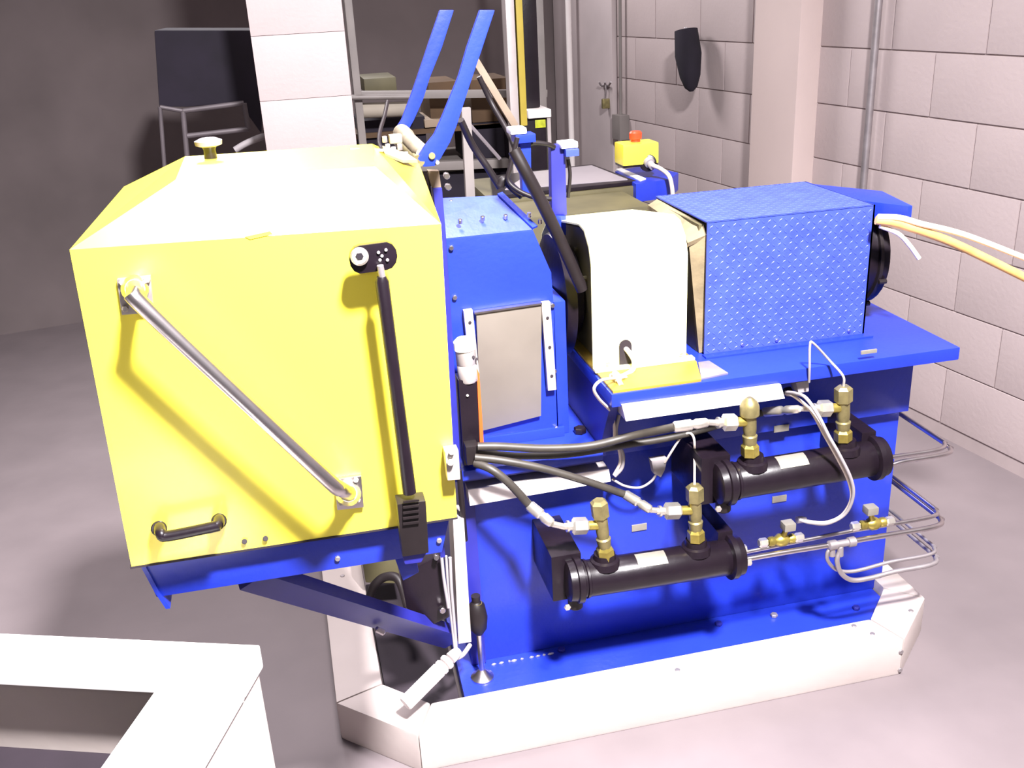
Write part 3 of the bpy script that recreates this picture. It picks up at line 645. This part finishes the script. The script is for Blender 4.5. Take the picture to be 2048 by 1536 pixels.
pipe([(1662, 1094, CYY - .012), (1654, 1108, CYY - .014), (1657, 1124, CYY - .012), (1675, 1140, CYY), (1710, 1142, CYY), (1780, 1124, CYY), (1843, 1110, CYY), (1868, 1104, CYY + .02), (1872, 1085, CYY + .12)], .0042, 'bent steel pipe, the upper of two low curved ones', STLM)
pipe([(1678, 1104, CYY - .014), (1674, 1122, CYY - .016), (1682, 1146, CYY - .012), (1704, 1160, CYY - .01), (1740, 1156, CYY - .01), (1790, 1143, CYY - .01), (1860, 1126, CYY - .01), (1886, 1118, CYY + .02), (1884, 1095, CYY + .12)], .0055, 'bent steel pipe, the lowest curved one by the panel', STLM)
pipe([(1762, 917, CYY + .01), (1825, 908, CYY + .01), (1865, 902, CYY + .01), (1885, 896, CYY + .03), (1885, 878, CYY + .12)], .0048, 'upper of the two short pipes leaving the upper exchanger')
pipe([(1762, 930, CYY - .01), (1780, 930, CYY - .01), (1810, 922, CYY - .01), (1870, 911, CYY - .01), (1896, 904, CYY + .02), (1893, 880, CYY + .12)], .0048, 'lower of the two short pipes leaving the upper exchanger')
for (x, y, yy, lb) in ((1484, 1112, CYY, 'steel union cluster on the right end of the lower exchanger'), (1764, 917, CYY, 'steel union cluster on the right end of the upper exchanger')):
    c = W(x, y, y=yy); t = thing('pipe_union', lb, 'fitting', c)
    for dy, dz in ((.012, .010), (-.012, -.008)):
        q = c + V((-.012, dy, dz)); obj('union_nut', LA(q, q + xd_ * .026, [(0, .010), (.1, .0125), (.6, .0125), (.62, .009), (1, .009)], 6), ZNC, t, smooth=False)
c = W(1688, 1088, y=CYY - .012); t = thing('pipe_clamp', 'steel pipe tee where the curved pipes meet the straight pipe', 'fitting', c)
obj('clamp_body', LA(W(1655, 1092, y=CYY - .012), W(1712, 1082, y=CYY - .012), [(0, .006), (.05, .011), (.3, .011), (.32, .008), (.7, .008), (.72, .011), (.95, .011), (1, .006)], 12), STLM, t)
for x, y0, y1 in ((1664, 1092, 1112), (1680, 1092, 1112)):
    obj('clamp_leg', Cy(W(x, y0, y=CYY - .012), W(x, y1, y=CYY - .014), .0075, 10), STLM, t)
def valve(px, py, yy, lx_, ly_, label):
    c = W(px, py, y=yy); t = thing('brass_valve', label, 'valve', c)
    obj('valve_body', LA(c - xd_ * .030, c + xd_ * .032, [(0, .008), (.05, .011), (.2, .011), (.25, .009), (.4, .015), (.6, .015), (.75, .009), (.8, .011), (.95, .011), (1, .007)], 12), BRS, t)
    l = W(lx_, ly_, y=yy - .01)
    obj('valve_stem', LA(c, l, [(0, .008), (.5, .006), (1, .006)], 10), BRS, t)
    obj('valve_knob', B(l.x - .013, l.x + .013, l.y - .012, l.y + .012, l.z - .008, l.z + .010, bev=.003), TAG, t, label='pale plated square knob')
    for s_ in (-1, 1):
        q = c + xd_ * .042 * s_; obj('pipe_nut', LA(q - xd_ * .010, q + xd_ * .010, [(0, .008), (.15, .0105), (.85, .0105), (1, .008)], 6), ZNC, t, smooth=False)
valve(1562, 1080, CYY + .01, 1576, 1052, 'left brass valve with pale square knob on the steel pipe')
valve(1745, 1047, CYY + .01, 1741, 1020, 'right brass valve tilted on the steel pipe near the base edge')

# ================================================================== CLAMP CYLINDER (black and red) left of cover plate
tk = thing('toggle_clamp', 'black block with red edge and white cylinder standing beside the yellow hood edge', 'clamp', W(940, 925, y=1.78))
yy = 1.775
obj('black_body', PR([W(917, 762, y=yy), W(953, 757, y=yy), W(962, 925, y=yy), W(928, 932, y=yy)], (0, .045, 0), bev=.002), BLK, tk)
obj('red_strip', PR([W(953, 735, y=yy + .006), W(959, 748, y=yy + .006), W(968, 888, y=yy + .006), W(960, 892, y=yy + .006)], (0, .045, 0), bev=.001), REDO, tk, label='orange red edge strip')
obj('white_cylinder', LA(W(937, 762, y=yy + .015), W(928, 678, y=yy + .015), [(0, .018), (.04, .020), (.40, .020), (.42, .019), (.44, .020), (.94, .020), (1, .014)], 24), ALU, tk, label='pale grey round cylinder')
obj('cylinder_cap', LA(W(929, 698, y=yy + .014), W(927, 676, y=yy + .014), [(0, .021), (.7, .021), (1, .014)], 24), WHTP, bpy.data.objects['white_cylinder'])
obj('screw', Cy(W(935, 791, y=yy + .001), W(935, 791, y=yy - .003), .003, 8), STL, tk)
obj('manifold_foot', B(W(932, 900, y=1.745).x, W(958, 900, y=1.745).x, 1.745, 1.80, W(945, 930, y=1.745).z, W(945, 893, y=1.745).z, bev=.003), BLKM, tk)
for px, py in ((947, 714), (954, 718)):
    obj('small_pin', Cy(W(px, py, y=yy - .004), W(px, py, y=yy + .02), .003, 8), DARK, tk)
cable([(918, 940, 1.76), (922, 985, 1.76), (926, 1030, 1.77), (930, 1080, 1.79)], .006, BLKM, 'black cable running down behind the right edge of the yellow hood')
cable([(900, 1115, 1.735), (903, 1180, 1.735), (908, 1240, 1.735), (912, 1296, 1.73), (905, 1310, 1.72)], .0035, CBLG, 'thin grey cable beside the vertical trunking, the inner one')
cable([(892, 1112, 1.74), (896, 1170, 1.74), (903, 1240, 1.738), (910, 1300, 1.73)], .0030, CBLG, 'thin grey cable beside the vertical trunking, the outer one')

# ================================================================== LEVELLING FOOT, knob, conduit
lf = thing('levelling_foot', 'chromed levelling foot with round dish on the blue base flange', 'foot', W(965, 1362, z=.07))
q = W(965, 1355, z=.07)
obj('foot_dish', LA(q, q + V((0, 0, .022)), [(0, .026), (.2, .026), (.5, .016), (1, .008)], 28), STL, lf)
obj('foot_stud', Cy(q + V((0, 0, .018)), q + V((0, 0, .118)), .0065, 14), STL, lf)
kn = thing('drain_knob', 'dark brown drain knob above the levelling foot', 'knob', W(960, 1240, y=q.y))
q2 = q + V((0, 0, .118))
obj('knob_body', LA(q2, q2 + V((-.002, 0, .10)), [(0, .008), (.15, .018), (.45, .022), (.75, .018), (.85, .009), (1, .010)], 18), BLKM, kn)
obj('knob_ring', LA(q2 + V((-.001, 0, .062)), q2 + V((-.001, 0, .082)), [(0, .012), (.3, .014), (.7, .014), (1, .012)], 14), BRS, kn)
cd = thing('white_conduit', 'ribbed white conduit gland lying across the left end of the base flange', 'conduit', W(860, 1370, y=1.68))
cp = [W(918, 1300, y=1.72), W(832, 1386, y=1.66)]; D = cp[1] - cp[0]
obj('conduit_tube', Cy(cp[0] + D * .45, cp[1] + D * .25, .0165, 16), WHT, cd)
for t_ in (.24, .36): obj('conduit_ring', Cy(cp[0] + D * t_, cp[0] + D * (t_ + .09), .0165, 16), WHT, cd)
obj('gland_nose', LA(cp[0], cp[0] + D * .2, [(0, .008), (.5, .012), (1, .013)], 14), WHT, cd)
cable([(940, 1290, 1.76), (925, 1310, 1.73), (905, 1320, 1.715)], .005, CBLG, 'grey cable bending from trunking end into the white gland')

# ================================================================== LID ARMS (blue) behind the hood
la = thing('lid_lift_arms', 'pair of blue flat lifting arms rising from a steel pivot behind the hood', 'lift arm', W(850, 320, y=1.68))
yn = 1.68; pn = W(846, 312, y=yn); far_y = yn + .17
pf = W(800, 266, x=pn.x); far_y = min(max(pf.y, yn + .10), yn + .4)
def arm(path, y0, parent):
    P = [W(*p, y=y0) for p in path]; return obj('lift_arm', PR(P, (0, .012, 0), bev=.002), BLU, parent)
arm([(833, 318), (850, 292), (868, 270), (885, 232), (900, 195), (917, 153), (934, 95), (960, 20), (990, 20), (962, 105), (943, 160), (930, 200), (914, 250), (900, 285), (882, 316), (870, 332), (848, 334)], yn, la)
arm([(789, 262), (803, 240), (822, 190), (835, 153), (856, 90), (880, 20), (908, 20), (884, 95), (860, 155), (846, 200), (828, 240), (815, 264), (796, 272)], far_y, la)
obj('pivot_bar', LA(W(846, 308, y=yn + .014), W(803, 266, y=far_y), [(0, .012), (.08, .013), (.1, .015), (.75, .015), (.78, .018), (.98, .018), (1, .010)], 20), TANM, la)
obj('pivot_bar', LA(W(838, 322, y=yn), W(795, 282, y=far_y - .02), [(0, .010), (1, .010)], 14), BRSD, la)
q = W(850, 318, y=yn)
obj('pivot_lug', B(q.x - .060, q.x - .018, 1.667, 1.679, q.z - .10, q.z - .002, bev=.002), BLUD, la)
obj('pivot_pin', Cy(W(864, 312, y=yn - .004), W(864, 312, y=yn + .03), .006, 10), BRSD, la)
obj('pivot_pin', Cy(W(875, 325, y=yn - .004), W(875, 325, y=yn + .03), .004, 10), STL, la)
hg = obj('hinge', PR([W(765, 297, y=1.62), W(812, 310, y=1.62), W(836, 326, y=1.60), W(806, 326, y=1.58), (W(770, 312, y=1.60))], (0, 0, .005), bev=.001), TANM, hd, label='steel hinge bracket')
obj('hinge_block', B(W(780, 290, y=1.63).x, W(806, 290, y=1.63).x, 1.63, 1.65, 1.276, 1.290, bev=.003), TANM, hg)
for px, py in ((776, 300), (788, 306), (800, 300), (812, 316), (770, 285)):
    q = W(px, py, y=1.62); obj('hinge_bolt', Cy(q, q + V((0, 0, .010)), .0045, 6), STLM, hg)
obj('hinge_rod', T([W(700, 300, y=1.60), W(760, 301, y=1.61), W(790, 303, y=1.62)], .003), ALU, hg)
cable([(775, 203, 1.80), (768, 235, 1.76), (760, 262, 1.72), (758, 285, 1.68), (764, 300, 1.64)], .0035, BLKM, 'thin black wire rising behind the far top of the hood')
o = thing('rear_post', 'short tan post with blue foot behind the upper right hood edge', 'post', W(872, 400, y=1.80))
obj('post_body', PR([W(856, 342, y=1.80), W(878, 342, y=1.80), W(884, 385, y=1.80), W(868, 385, y=1.80)], (0, .02, 0), bev=.001), TANW, o)
q = W(880, 470, y=1.79)
obj('post_foot', PR([W(866, 378, y=1.79), W(884, 376, y=1.79), W(892, 470, y=1.79), V((q.x + .006, 1.79, TZ + .001)), V((q.x - .012, 1.79, TZ + .001)), W(876, 470, y=1.79)], (0, .03, 0), bev=.001), BLUD, o)
for px, py in ((892, 350), (895, 372)): obj('bolt', Cy(W(px, py, y=1.83), W(px + 2, py + 3, y=1.81), .006, 8), STL, o)
# rear dark frame behind hood and arms
# ------------------------------------------------------------------ black struts crossing in front of the housing
def strut(pts, r_, label):
    o = obj('black_strut', T(Hn(pts), r_, 10), BLKM); tag(o, label, 'strut'); return o
strut([(1028, 300, 1.87), (1052, 345, 1.86), (1085, 408, 1.86), (1120, 480, 1.86), (1165, 580, 1.86)], .0125, 'thick black hose slanting down across the housing corner to the coupling')
strut([(921, 240, 2.02), (945, 290, 2.05), (975, 335, 2.05), (1000, 375, 2.05)], .0075, 'thinner black hose slanting down behind the blue lift arm')
strut([(958, 153, 2.15), (985, 210, 2.15), (1015, 262, 2.10), (1035, 310, 2.02)], .006, 'black cable running up beside the tan diagonal bar')
strut([(1035, 275, 1.98), (1022, 330, 1.98), (1016, 360, 1.98), (1035, 380, 1.97), (1070, 395, 1.96), (1102, 398, 1.96)], .005, 'black cable looping down onto the hipped blue housing')
strut([(1000, 372, 2.0), (1008, 360, 2.0), (1028, 378, 2.0), (1045, 392, 1.99)], .009, 'black rubber hose knuckle on the housing top')

# ------------------------------------------------------------------ blue posts with white caps
def cap_post(c0, c1, postp, yy, label, m_):
    t = thing('capped_post', label, 'post', W(*postp[2], y=yy))
    P = [W(*p, y=yy) for p in postp]; obj('post_body', PR(P, (0, .025, 0), bev=.002), m_, t)
    a_ = W(*c0, y=yy); b_ = W(*c1, y=yy)
    obj('white_cap', B(a_.x, b_.x, yy - .014, yy + .03, b_.z, a_.z, bev=.004), WHTP, t, label='white plastic cap')
    return t, a_, b_
tA, a_, b_ = cap_post((1018, 256), (1051, 266), [(1040, 276), (1062, 273), (1063, 392), (1046, 392)], 2.02, 'left blue post with white cap behind the housing', BLU)
obj('cap_plate', B(a_.x + .01, b_.x + .018, 2.005, 2.05, b_.z - .018, b_.z - .001, bev=.002), BLU, tA)
tB, a_, b_ = cap_post((1119, 284), (1153, 294), [(1102, 292), (1130, 288), (1134, 430), (1104, 430)], 2.05, 'right dark blue post with white cap in front of the console', BLUD)
obj('cap_plate', B(a_.x + .008, b_.x, 2.03, 2.06, b_.z - .016, b_.z - .001, bev=.002), BLUM, tB)
obj('post_base', PR([W(1112, 432, y=2.04), W(1132, 432, y=2.04), W(1132, 470, y=2.04), W(1114, 470, y=2.04)], (0, .03, 0)), BLU, tB)
strut([(1052, 290, 2.03), (1070, 286, 2.035), (1095, 289, 2.04), (1108, 294, 2.05)], .0055, 'short dark rod joining the two capped posts')
strut([(1136, 318, 2.06), (1140, 350, 2.06), (1136, 395, 2.06)], .004, 'thin dark cable down the right side of the dark blue post')

# ================================================================== CONTROL CONSOLE + E-STOP
cn = thing('control_console', 'low grey framed operator screen in a dark tray with blue end box', 'console', (1.0, 2.9, .9))
zc = .905
def Z(px, py, z=zc): return W(px, py, z=z)
bz = bm_new(); a_prism(bz, [Z(985, 392), Z(1275, 362), Z(1184, 328), Z(1060, 342), Z(980, 352)], (0, 0, -.012), bev=.002)
obj('console_frame', bz, BLK, cn)
obj('screen', PR([Z(1010, 380), Z(1255, 360), Z(1183, 332), Z(1065, 345)], (0, 0, .003)), SCR, cn, label='grey matt screen')
P = [Z(980, 393), Z(1272, 364), Z(1272, 364) + V((0, .4, 0)), Z(980, 393) + V((0, .4, 0))]
obj('console_body', PR([p - V((0, 0, .013)) for p in P], (0, 0, -.055), bev=.004), OLV, cn)
a_ = Z(1272, 368); b_ = Z(1340, 358); e_ = Z(1357, 345); d_ = Z(1234, 338)
obj('blue_end_box', PR([p - V((0, 0, .0)) for p in (a_, b_, e_, Z(1290, 330), Z(1230, 342))], (0, 0, -.06), bev=.004), BLU, cn)
obj('white_strip', PR([Z(1232, 340), Z(1243, 338), Z(1292, 359), Z(1280, 363)], (0, 0, .004), bev=.001), WHTP, cn)
ped = W(1130, 392, y=2.75)
obj('console_pedestal', B(W(985, 400, y=2.75).x, W(1300, 400, y=2.75).x, 2.75, 3.1, .0, W(1200, 380, y=2.75).z - .06, bev=.006), OLV, cn)
es = thing('emergency_stop_box', 'yellow push button box with red mushroom button on the console end', 'emergency stop', Z(1282, 335))
ec = W(1282, 330, y=3.05); yy = 3.05
obj('box_body', B(W(1246, 300, y=yy).x, W(1318, 300, y=yy).x, yy, yy + .09, W(1282, 330, y=yy).z, W(1282, 287, y=yy).z, bev=.008), YEL, es)
obj('box_foot', B(W(1247, 300, y=yy).x, W(1317, 300, y=yy).x, yy + .004, yy + .086, W(1282, 334, y=yy).z, W(1282, 327, y=yy).z, bev=.003), BLK, es)
rb = W(1271, 286, y=yy + .045); rt_ = W(1271, 262, y=yy + .045)
obj('red_button', LA(rb, rt_, [(0, .015), (.3, .015), (.35, .020), (.85, .021), (1, .016)], 20), RED, es, label='red mushroom push button')
obj('round_knockout', Cy(W(1296, 326, y=yy + .005), W(1296, 326, y=yy - .004), .028, 20), BLK, es)
obj('cable_gland', LA(W(1296, 322, y=yy), W(1306, 334, y=yy - .03), [(0, .017), (.4, .017), (.45, .012), (1, .011)], 14), CBLG, es)
cable([(1304, 330, 3.02), (1322, 338, 3.0), (1338, 352, 2.97), (1344, 375, 2.96), (1346, 400, 2.96)], .007, CBLW, 'pale cable dropping from the emergency stop box')

# ================================================================== WHITE BOX bottom left
ang = math.atan2(-.102, .271)
wc = V((-.123, 1.119, .72)); BH = .72; ux = V((math.cos(ang), math.sin(ang), 0)); uy = V((-ux.y, ux.x, 0)) * -1
if uy.y > 0: uy = -uy
wbx = thing('white_square_frame', 'white open-topped box frame in the lower left corner by the floor', 'box', wc + uy * .2 - ux * .2 - V((0, 0, BH)))
def wp_(a, b, z): return V((wc.x, wc.y, 0)) - ux * a + uy * b + V((0, 0, z))
LW, LD = .66, .46
def rail(a0, a1, b0, b1, z0, z1, nm='rim_rail', m_=WHTP):
    return obj(nm, PR([wp_(a0, b0, z0), wp_(a1, b0, z0), wp_(a1, b1, z0), wp_(a0, b1, z0)], (0, 0, z1 - z0), bev=.003), m_, wbx)
rail(0, LW, 0, .062, BH - .035, BH); rail(0, .098, .063, LD - .10, BH - .035, BH); rail(LW - .10, LW, .063, LD - .10, BH - .035, BH); rail(0, LW, LD - .099, LD, BH - .035, BH)
rail(.005, .020, .006, LD - .006, 0, BH - .036, 'side_wall', KRB); rail(LW - .02, LW - .005, .006, LD - .006, 0, BH - .036, 'side_wall', KRB)
rail(.021, LW - .021, .006, .020, 0, BH - .036, 'side_wall', KRB); rail(.021, LW - .021, LD - .02, LD - .006, 0, BH - .036, 'side_wall', KRB)
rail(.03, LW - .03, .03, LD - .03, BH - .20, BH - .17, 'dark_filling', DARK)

# ================================================================== BACKGROUND
# ---- racking with tubes and cartons
YR = 4.15
rk = thing('storage_rack', 'grey steel storage rack with horizontal beams behind the machine', 'rack', (W(880, 250, y=YR).x, YR + .3, 0))
def seg(p0, p1, yy, wpx, m_, name, parent, dep=.05):
    a_ = W(*p0, y=yy); b_ = W(*p1, y=yy); s = wpx * (a_ - CAM).length / F
    return obj(name, BR(a_, b_, dep, s, (0, 1, 0), bev=.003), m_, parent)
seg((712, 190), (1092, 186), YR, 14, RACK, 'rack_beam', rk); seg((700, 338), (1092, 322), YR, 17, RACK, 'rack_beam', rk)
for px, w_ in ((716, 14), (1086, 12)):
    t_ = W(px, 190, y=YR - .06); obj('rack_post', B(t_.x - .015, t_.x + .015, YR - .06, YR - .01, 0, 1.9, bev=.003), RACK, rk)
    obj('rack_post', B(t_.x - .015, t_.x + .015, YR + .55, YR + .60, 0, 1.9, bev=.003), RACK, rk)
sh_ = W(880, 338, y=YR)
obj('shelf_board', B(W(712, 300, y=YR).x, W(1090, 300, y=YR).x, YR + .03, YR + .6, sh_.z - .02, sh_.z), RACK, rk)
sh2 = W(880, 248, y=YR + .1); obj('shelf_board', B(W(712, 300, y=YR).x, W(1090, 300, y=YR).x, YR + .06, YR + .6, sh2.z - .03, sh2.z - .01), CARD, rk)
def carton(px0, py0, px1, py1, yy, m_, label, dep=.3, name='carton', cat='box'):
    a_ = W(px0, py1, y=yy); b_ = W(px1, py0, y=yy)
    o = obj(name, B(a_.x, b_.x, yy, yy + dep, a_.z, W(px0, py0, y=yy).z, bev=.004), m_); tag(o, label, cat); return o
o = obj('tube_roll', LA(W(714, 222, y=YR - .02), W(830, 217, y=YR - .02), [(0, .024), (.02, .030), (.98, .030), (1, .024)], 20), PIPE); tag(o, 'thick pale cardboard tube lying on the rack left of the arms', 'tube')
o = obj('tube_roll', LA(W(700, 195, y=YR - .08), W(840, 193, y=YR - .08), [(0, .010), (1, .010)], 12), RACK); tag(o, 'thin grey tube lying above the pale tube on the rack', 'tube')
carton(862, 165, 915, 242, YR + .08, CARD, 'brown carton on the rack between the blue arms')
carton(945, 160, 1018, 246, YR + .10, CARD, 'brown carton on the rack right of the near blue arm')
carton(730, 158, 792, 186, YR + .12, OLV, 'dull olive carton at the top left of the rack')
carton(850, 240, 905, 256, YR + .05, TANW, 'flat tan package on the rack shelf edge')
carton(725, 242, 850, 330, YR + .08, FABR, 'black crate low on the rack left of the blue arms', name='crate', cat='crate')
carton(935, 250, 1085, 320, YR + .06, FABR, 'wide black crate low on the rack behind the housing', name='crate', cat='crate')
carton(880, 346, 1070, 420, YR + .02, FABR, 'black crate on the bottom level of the rack', name='crate', cat='crate')
st_ = thing('pipe_stand', 'grey square upright with slanting bars standing just behind the blue housing', 'stand', (W(932, 410, y=2.75).x, 2.75, 0))
q = W(932, 410, y=2.75)
obj('upright_post', BR(V((q.x, 2.75, 0)), W(931, 215, y=2.75), .022, .026, (0, 1, 0), bev=.002), RACK, st_)
obj('foot_plate', B(q.x - .08, q.x + .08, 2.68, 2.82, 0, .012, bev=.002), RACK, st_)
obj('diagonal_bar', BR(W(950, 120, y=2.78), W(1030, 252, y=2.78), .02, .020, (0, 1, 0), bev=.002), TANW, st_, label='tan diagonal bar')
obj('diagonal_bar', BR(W(940, 250, y=2.78), W(1000, 318, y=2.78), .012, .010, (0, 1, 0), bev=.002), RACKD, st_)
# yellow mast and grey upright
ms = thing('lift_mast', 'upright grey mast with yellow strip beside the rack', 'mast', (W(1040, 240, y=3.7).x, 3.7, 0))
a_ = W(1024, 200, y=3.7)
obj('grey_channel', B(W(1020, 200, y=3.7).x, W(1037, 200, y=3.7).x, 3.70, 3.76, 0, 1.7, bev=.003), ALU, ms)
obj('yellow_strip', B(W(1040, 200, y=3.7).x, W(1053, 200, y=3.7).x, 3.70, 3.75, W(1045, 252, y=3.7).z, 1.7, bev=.003), YPOST, ms, label='yellow strip')
obj('mast_base', B(W(1010, 200, y=3.7).x, W(1060, 200, y=3.7).x, 3.70, 3.9, 0, .06, bev=.005), BLK, ms)
# black machine with lime label
bk2 = thing('black_cabinet', 'black cabinet with white top ledge and lime label beside the mast', 'cabinet', (W(1075, 300, y=3.75).x, 3.8, 0))
ya = 3.8
obj('cabinet_body', B(W(1050, 260, y=ya).x, W(1092, 260, y=ya).x, ya, ya + .4, 0, W(1075, 236, y=ya).z, bev=.006), BLK, bk2)
obj('white_ledge', B(W(1054, 230, y=ya).x, W(1100, 230, y=ya).x, ya - .02, ya + .36, W(1075, 235, y=ya).z, W(1075, 219, y=ya).z, bev=.004), WHT, bk2)
obj('upper_box', B(W(1056, 180, y=ya).x, W(1086, 180, y=ya).x, ya + .05, ya + .3, W(1075, 218, y=ya).z, 1.55, bev=.006), BLK, bk2)
lp_ = W(1080, 248, y=ya); obj('lime_label', B(lp_.x - .020, lp_.x + .022, ya - .003, ya, lp_.z - .014, lp_.z + .016, bev=.001), LIME, bk2)
obj('pale_edge', B(W(1093, 240, y=ya).x, W(1100, 240, y=ya).x, ya - .01, ya + .02, 0, W(1075, 236, y=ya).z), ALU, bk2)
# white pipe, conduit, hook on right wall
def vpipe(px, ptop, pbot, out, r_, m_, label, name='wall_conduit', cat='conduit'):
    s, _ = wall_s(px, out); zt_, zb_ = 2.2, None
    d = rt * ((px - CX) / F) + dn * ((pbot - CY) / F) + fw; p = wa + wn * out; t = (p - CAM).dot(wn) / d.dot(wn); q = CAM + d * t
    base_ = on_wall(s, out)
    o = obj(name, T([V((base_.x, base_.y, max(q.z, 0))), V((base_.x, base_.y, 2.2))], r_, 12, smooth=False), m_); tag(o, label, cat); return o, base_, q.z
vpipe(1143, 0, 335, .08, .016, WHT, 'white vertical pipe on the wall left of the hook', 'wall_pipe', 'pipe')
_, cb, cz = vpipe(1242, 0, 245, .03, .008, RACK, 'thin grey conduit running down to a small wall box')
jb = obj('junction_box', B(-.045, .045, -.03, .03, -.085, .04, bev=.006), RACK); jb.location = V((cb.x, cb.y, cz)) ; jb.rotation_euler = (0, 0, wang)
tag(jb, 'small grey junction box below the thin wall conduit', 'junction box')
vpipe(1735, 0, 420, .03, .013, STLM, 'dark grey vertical conduit at the right of the block wall')
def wall_pt(px, py, out):
    d = rt * ((px - CX) / F) + dn * ((py - CY) / F) + fw; p = wa + wn * out; t = (p - CAM).dot(wn) / d.dot(wn); return CAM + d * t
hk = thing('wall_hook', 'small metal wall hook with brass padlock hanging from it', 'hook', wall_pt(1210, 200, .04))
for dx in (-12, 0, 12):
    obj('hook_prong', T([wall_pt(1210, 165, .02), wall_pt(1210 + dx * .5, 172, .04), wall_pt(1210 + dx, 164, .06)], .005, 8), STLM, hk)
obj('hook_chain', T([wall_pt(1211, 165, .045), wall_pt(1212, 180, .045), wall_pt(1211, 196, .045)], .004, 8), STLM, hk)
c = wall_pt(1212, 206, .045); obj('padlock_body', B(c.x - .022, c.x + .022, c.y - .012, c.y + .012, c.z - .028, c.z + .022, bev=.005), BRSD, hk)
# hanging dark bag at the top of the right wall
bg = thing('hanging_coat', 'dark tapering garment hanging high on the block wall at the top edge', 'coat', wall_pt(1385, 160, .05))
c0 = wall_pt(1372, 60, .09); c1 = wall_pt(1383, 183, .09)
obj('garment', LA(c0, c1, [(0, .05), (.4, .058), (.75, .045), (.93, .028), (1, .008)], 18), FABR, bg)
obj('peg', Cy(wall_pt(1372, 58, .0), wall_pt(1372, 58, .1), .01, 10), STLM, bg)
# ---- dark left background: cart with black cover
YC = 3.9
ct = thing('tube_frame_cart', 'dim grey tube frame cart standing left of the block pier', 'cart', (W(420, 260, y=YC).x, YC + .2, 0))
def frm(pts, r_=.010):
    for a_, b_ in zip(pts[:-1], pts[1:]): obj('frame_tube', Cy(W(*a_, y=YC), W(*b_, y=YC), r_, 10), RACKD, ct)
frm([(382, 400), (366, 222), (488, 206), (497, 258), (374, 272)]); frm([(334, 400), (320, 214), (366, 222)], .008)
frm([(366, 222), (366, 221)])
g0 = W(382, 400, y=YC)
obj('cart_leg', Cy(g0, V((g0.x, g0.y, 0)), .012, 10), RACKD, ct); g0 = W(334, 400, y=YC); obj('cart_leg', Cy(g0, V((g0.x, g0.y, 0)), .012, 10), RACKD, ct)
bc_ = obj('black_cover', PR([W(308, 60, y=YC + .05), W(524, 60, y=YC + .05), W(523, 268, y=YC + .05), W(497, 232, y=YC + .05), W(486, 205, y=YC + .05), W(372, 214, y=YC + .05), W(318, 214, y=YC + .05)], (0, .35, 0), bev=.01), FABR, ct, label='black fabric cover')

o = obj('grey_hose', T([W(470, 300, y=3.7), W(490, 288, y=3.7), W(520, 275, y=3.7), W(535, 272, y=3.75)], .012), CBLG); tag(o, 'short grey hose end behind the hood knob', 'hose')

# ------------------------------------------------------------------ groups of like things
GROUPS = dict(heat_exchanger='black heat exchangers on the front panel', brass_tee_fitting='brass tee fittings on the heat exchangers', hydraulic_hose='black hydraulic hoses from the clamp block',
    cable_trunking='white cable trunkings on the blue base', steel_pipe='steel pipes leaving the heat exchangers', brass_valve='brass valves on the steel pipe', air_hose='peach hoses at the treadplate cover',
    crate='black crates on the rack', carton='cartons on the rack', capped_post='blue posts with white caps', tube_roll='tubes on the rack', black_strut='black hoses behind the housing',
    capillary_tube='thin capillary tubes at the tees', cable='loose cables on the test bench', sensor_clip='grey clip blocks', pipe_union='steel unions on the exchanger ends')
for o in bpy.data.objects:
    b_ = o.name.split('.')[0]
    if o.parent is None and b_ in GROUPS and 'category' in o: o['group'] = GROUPS[b_]
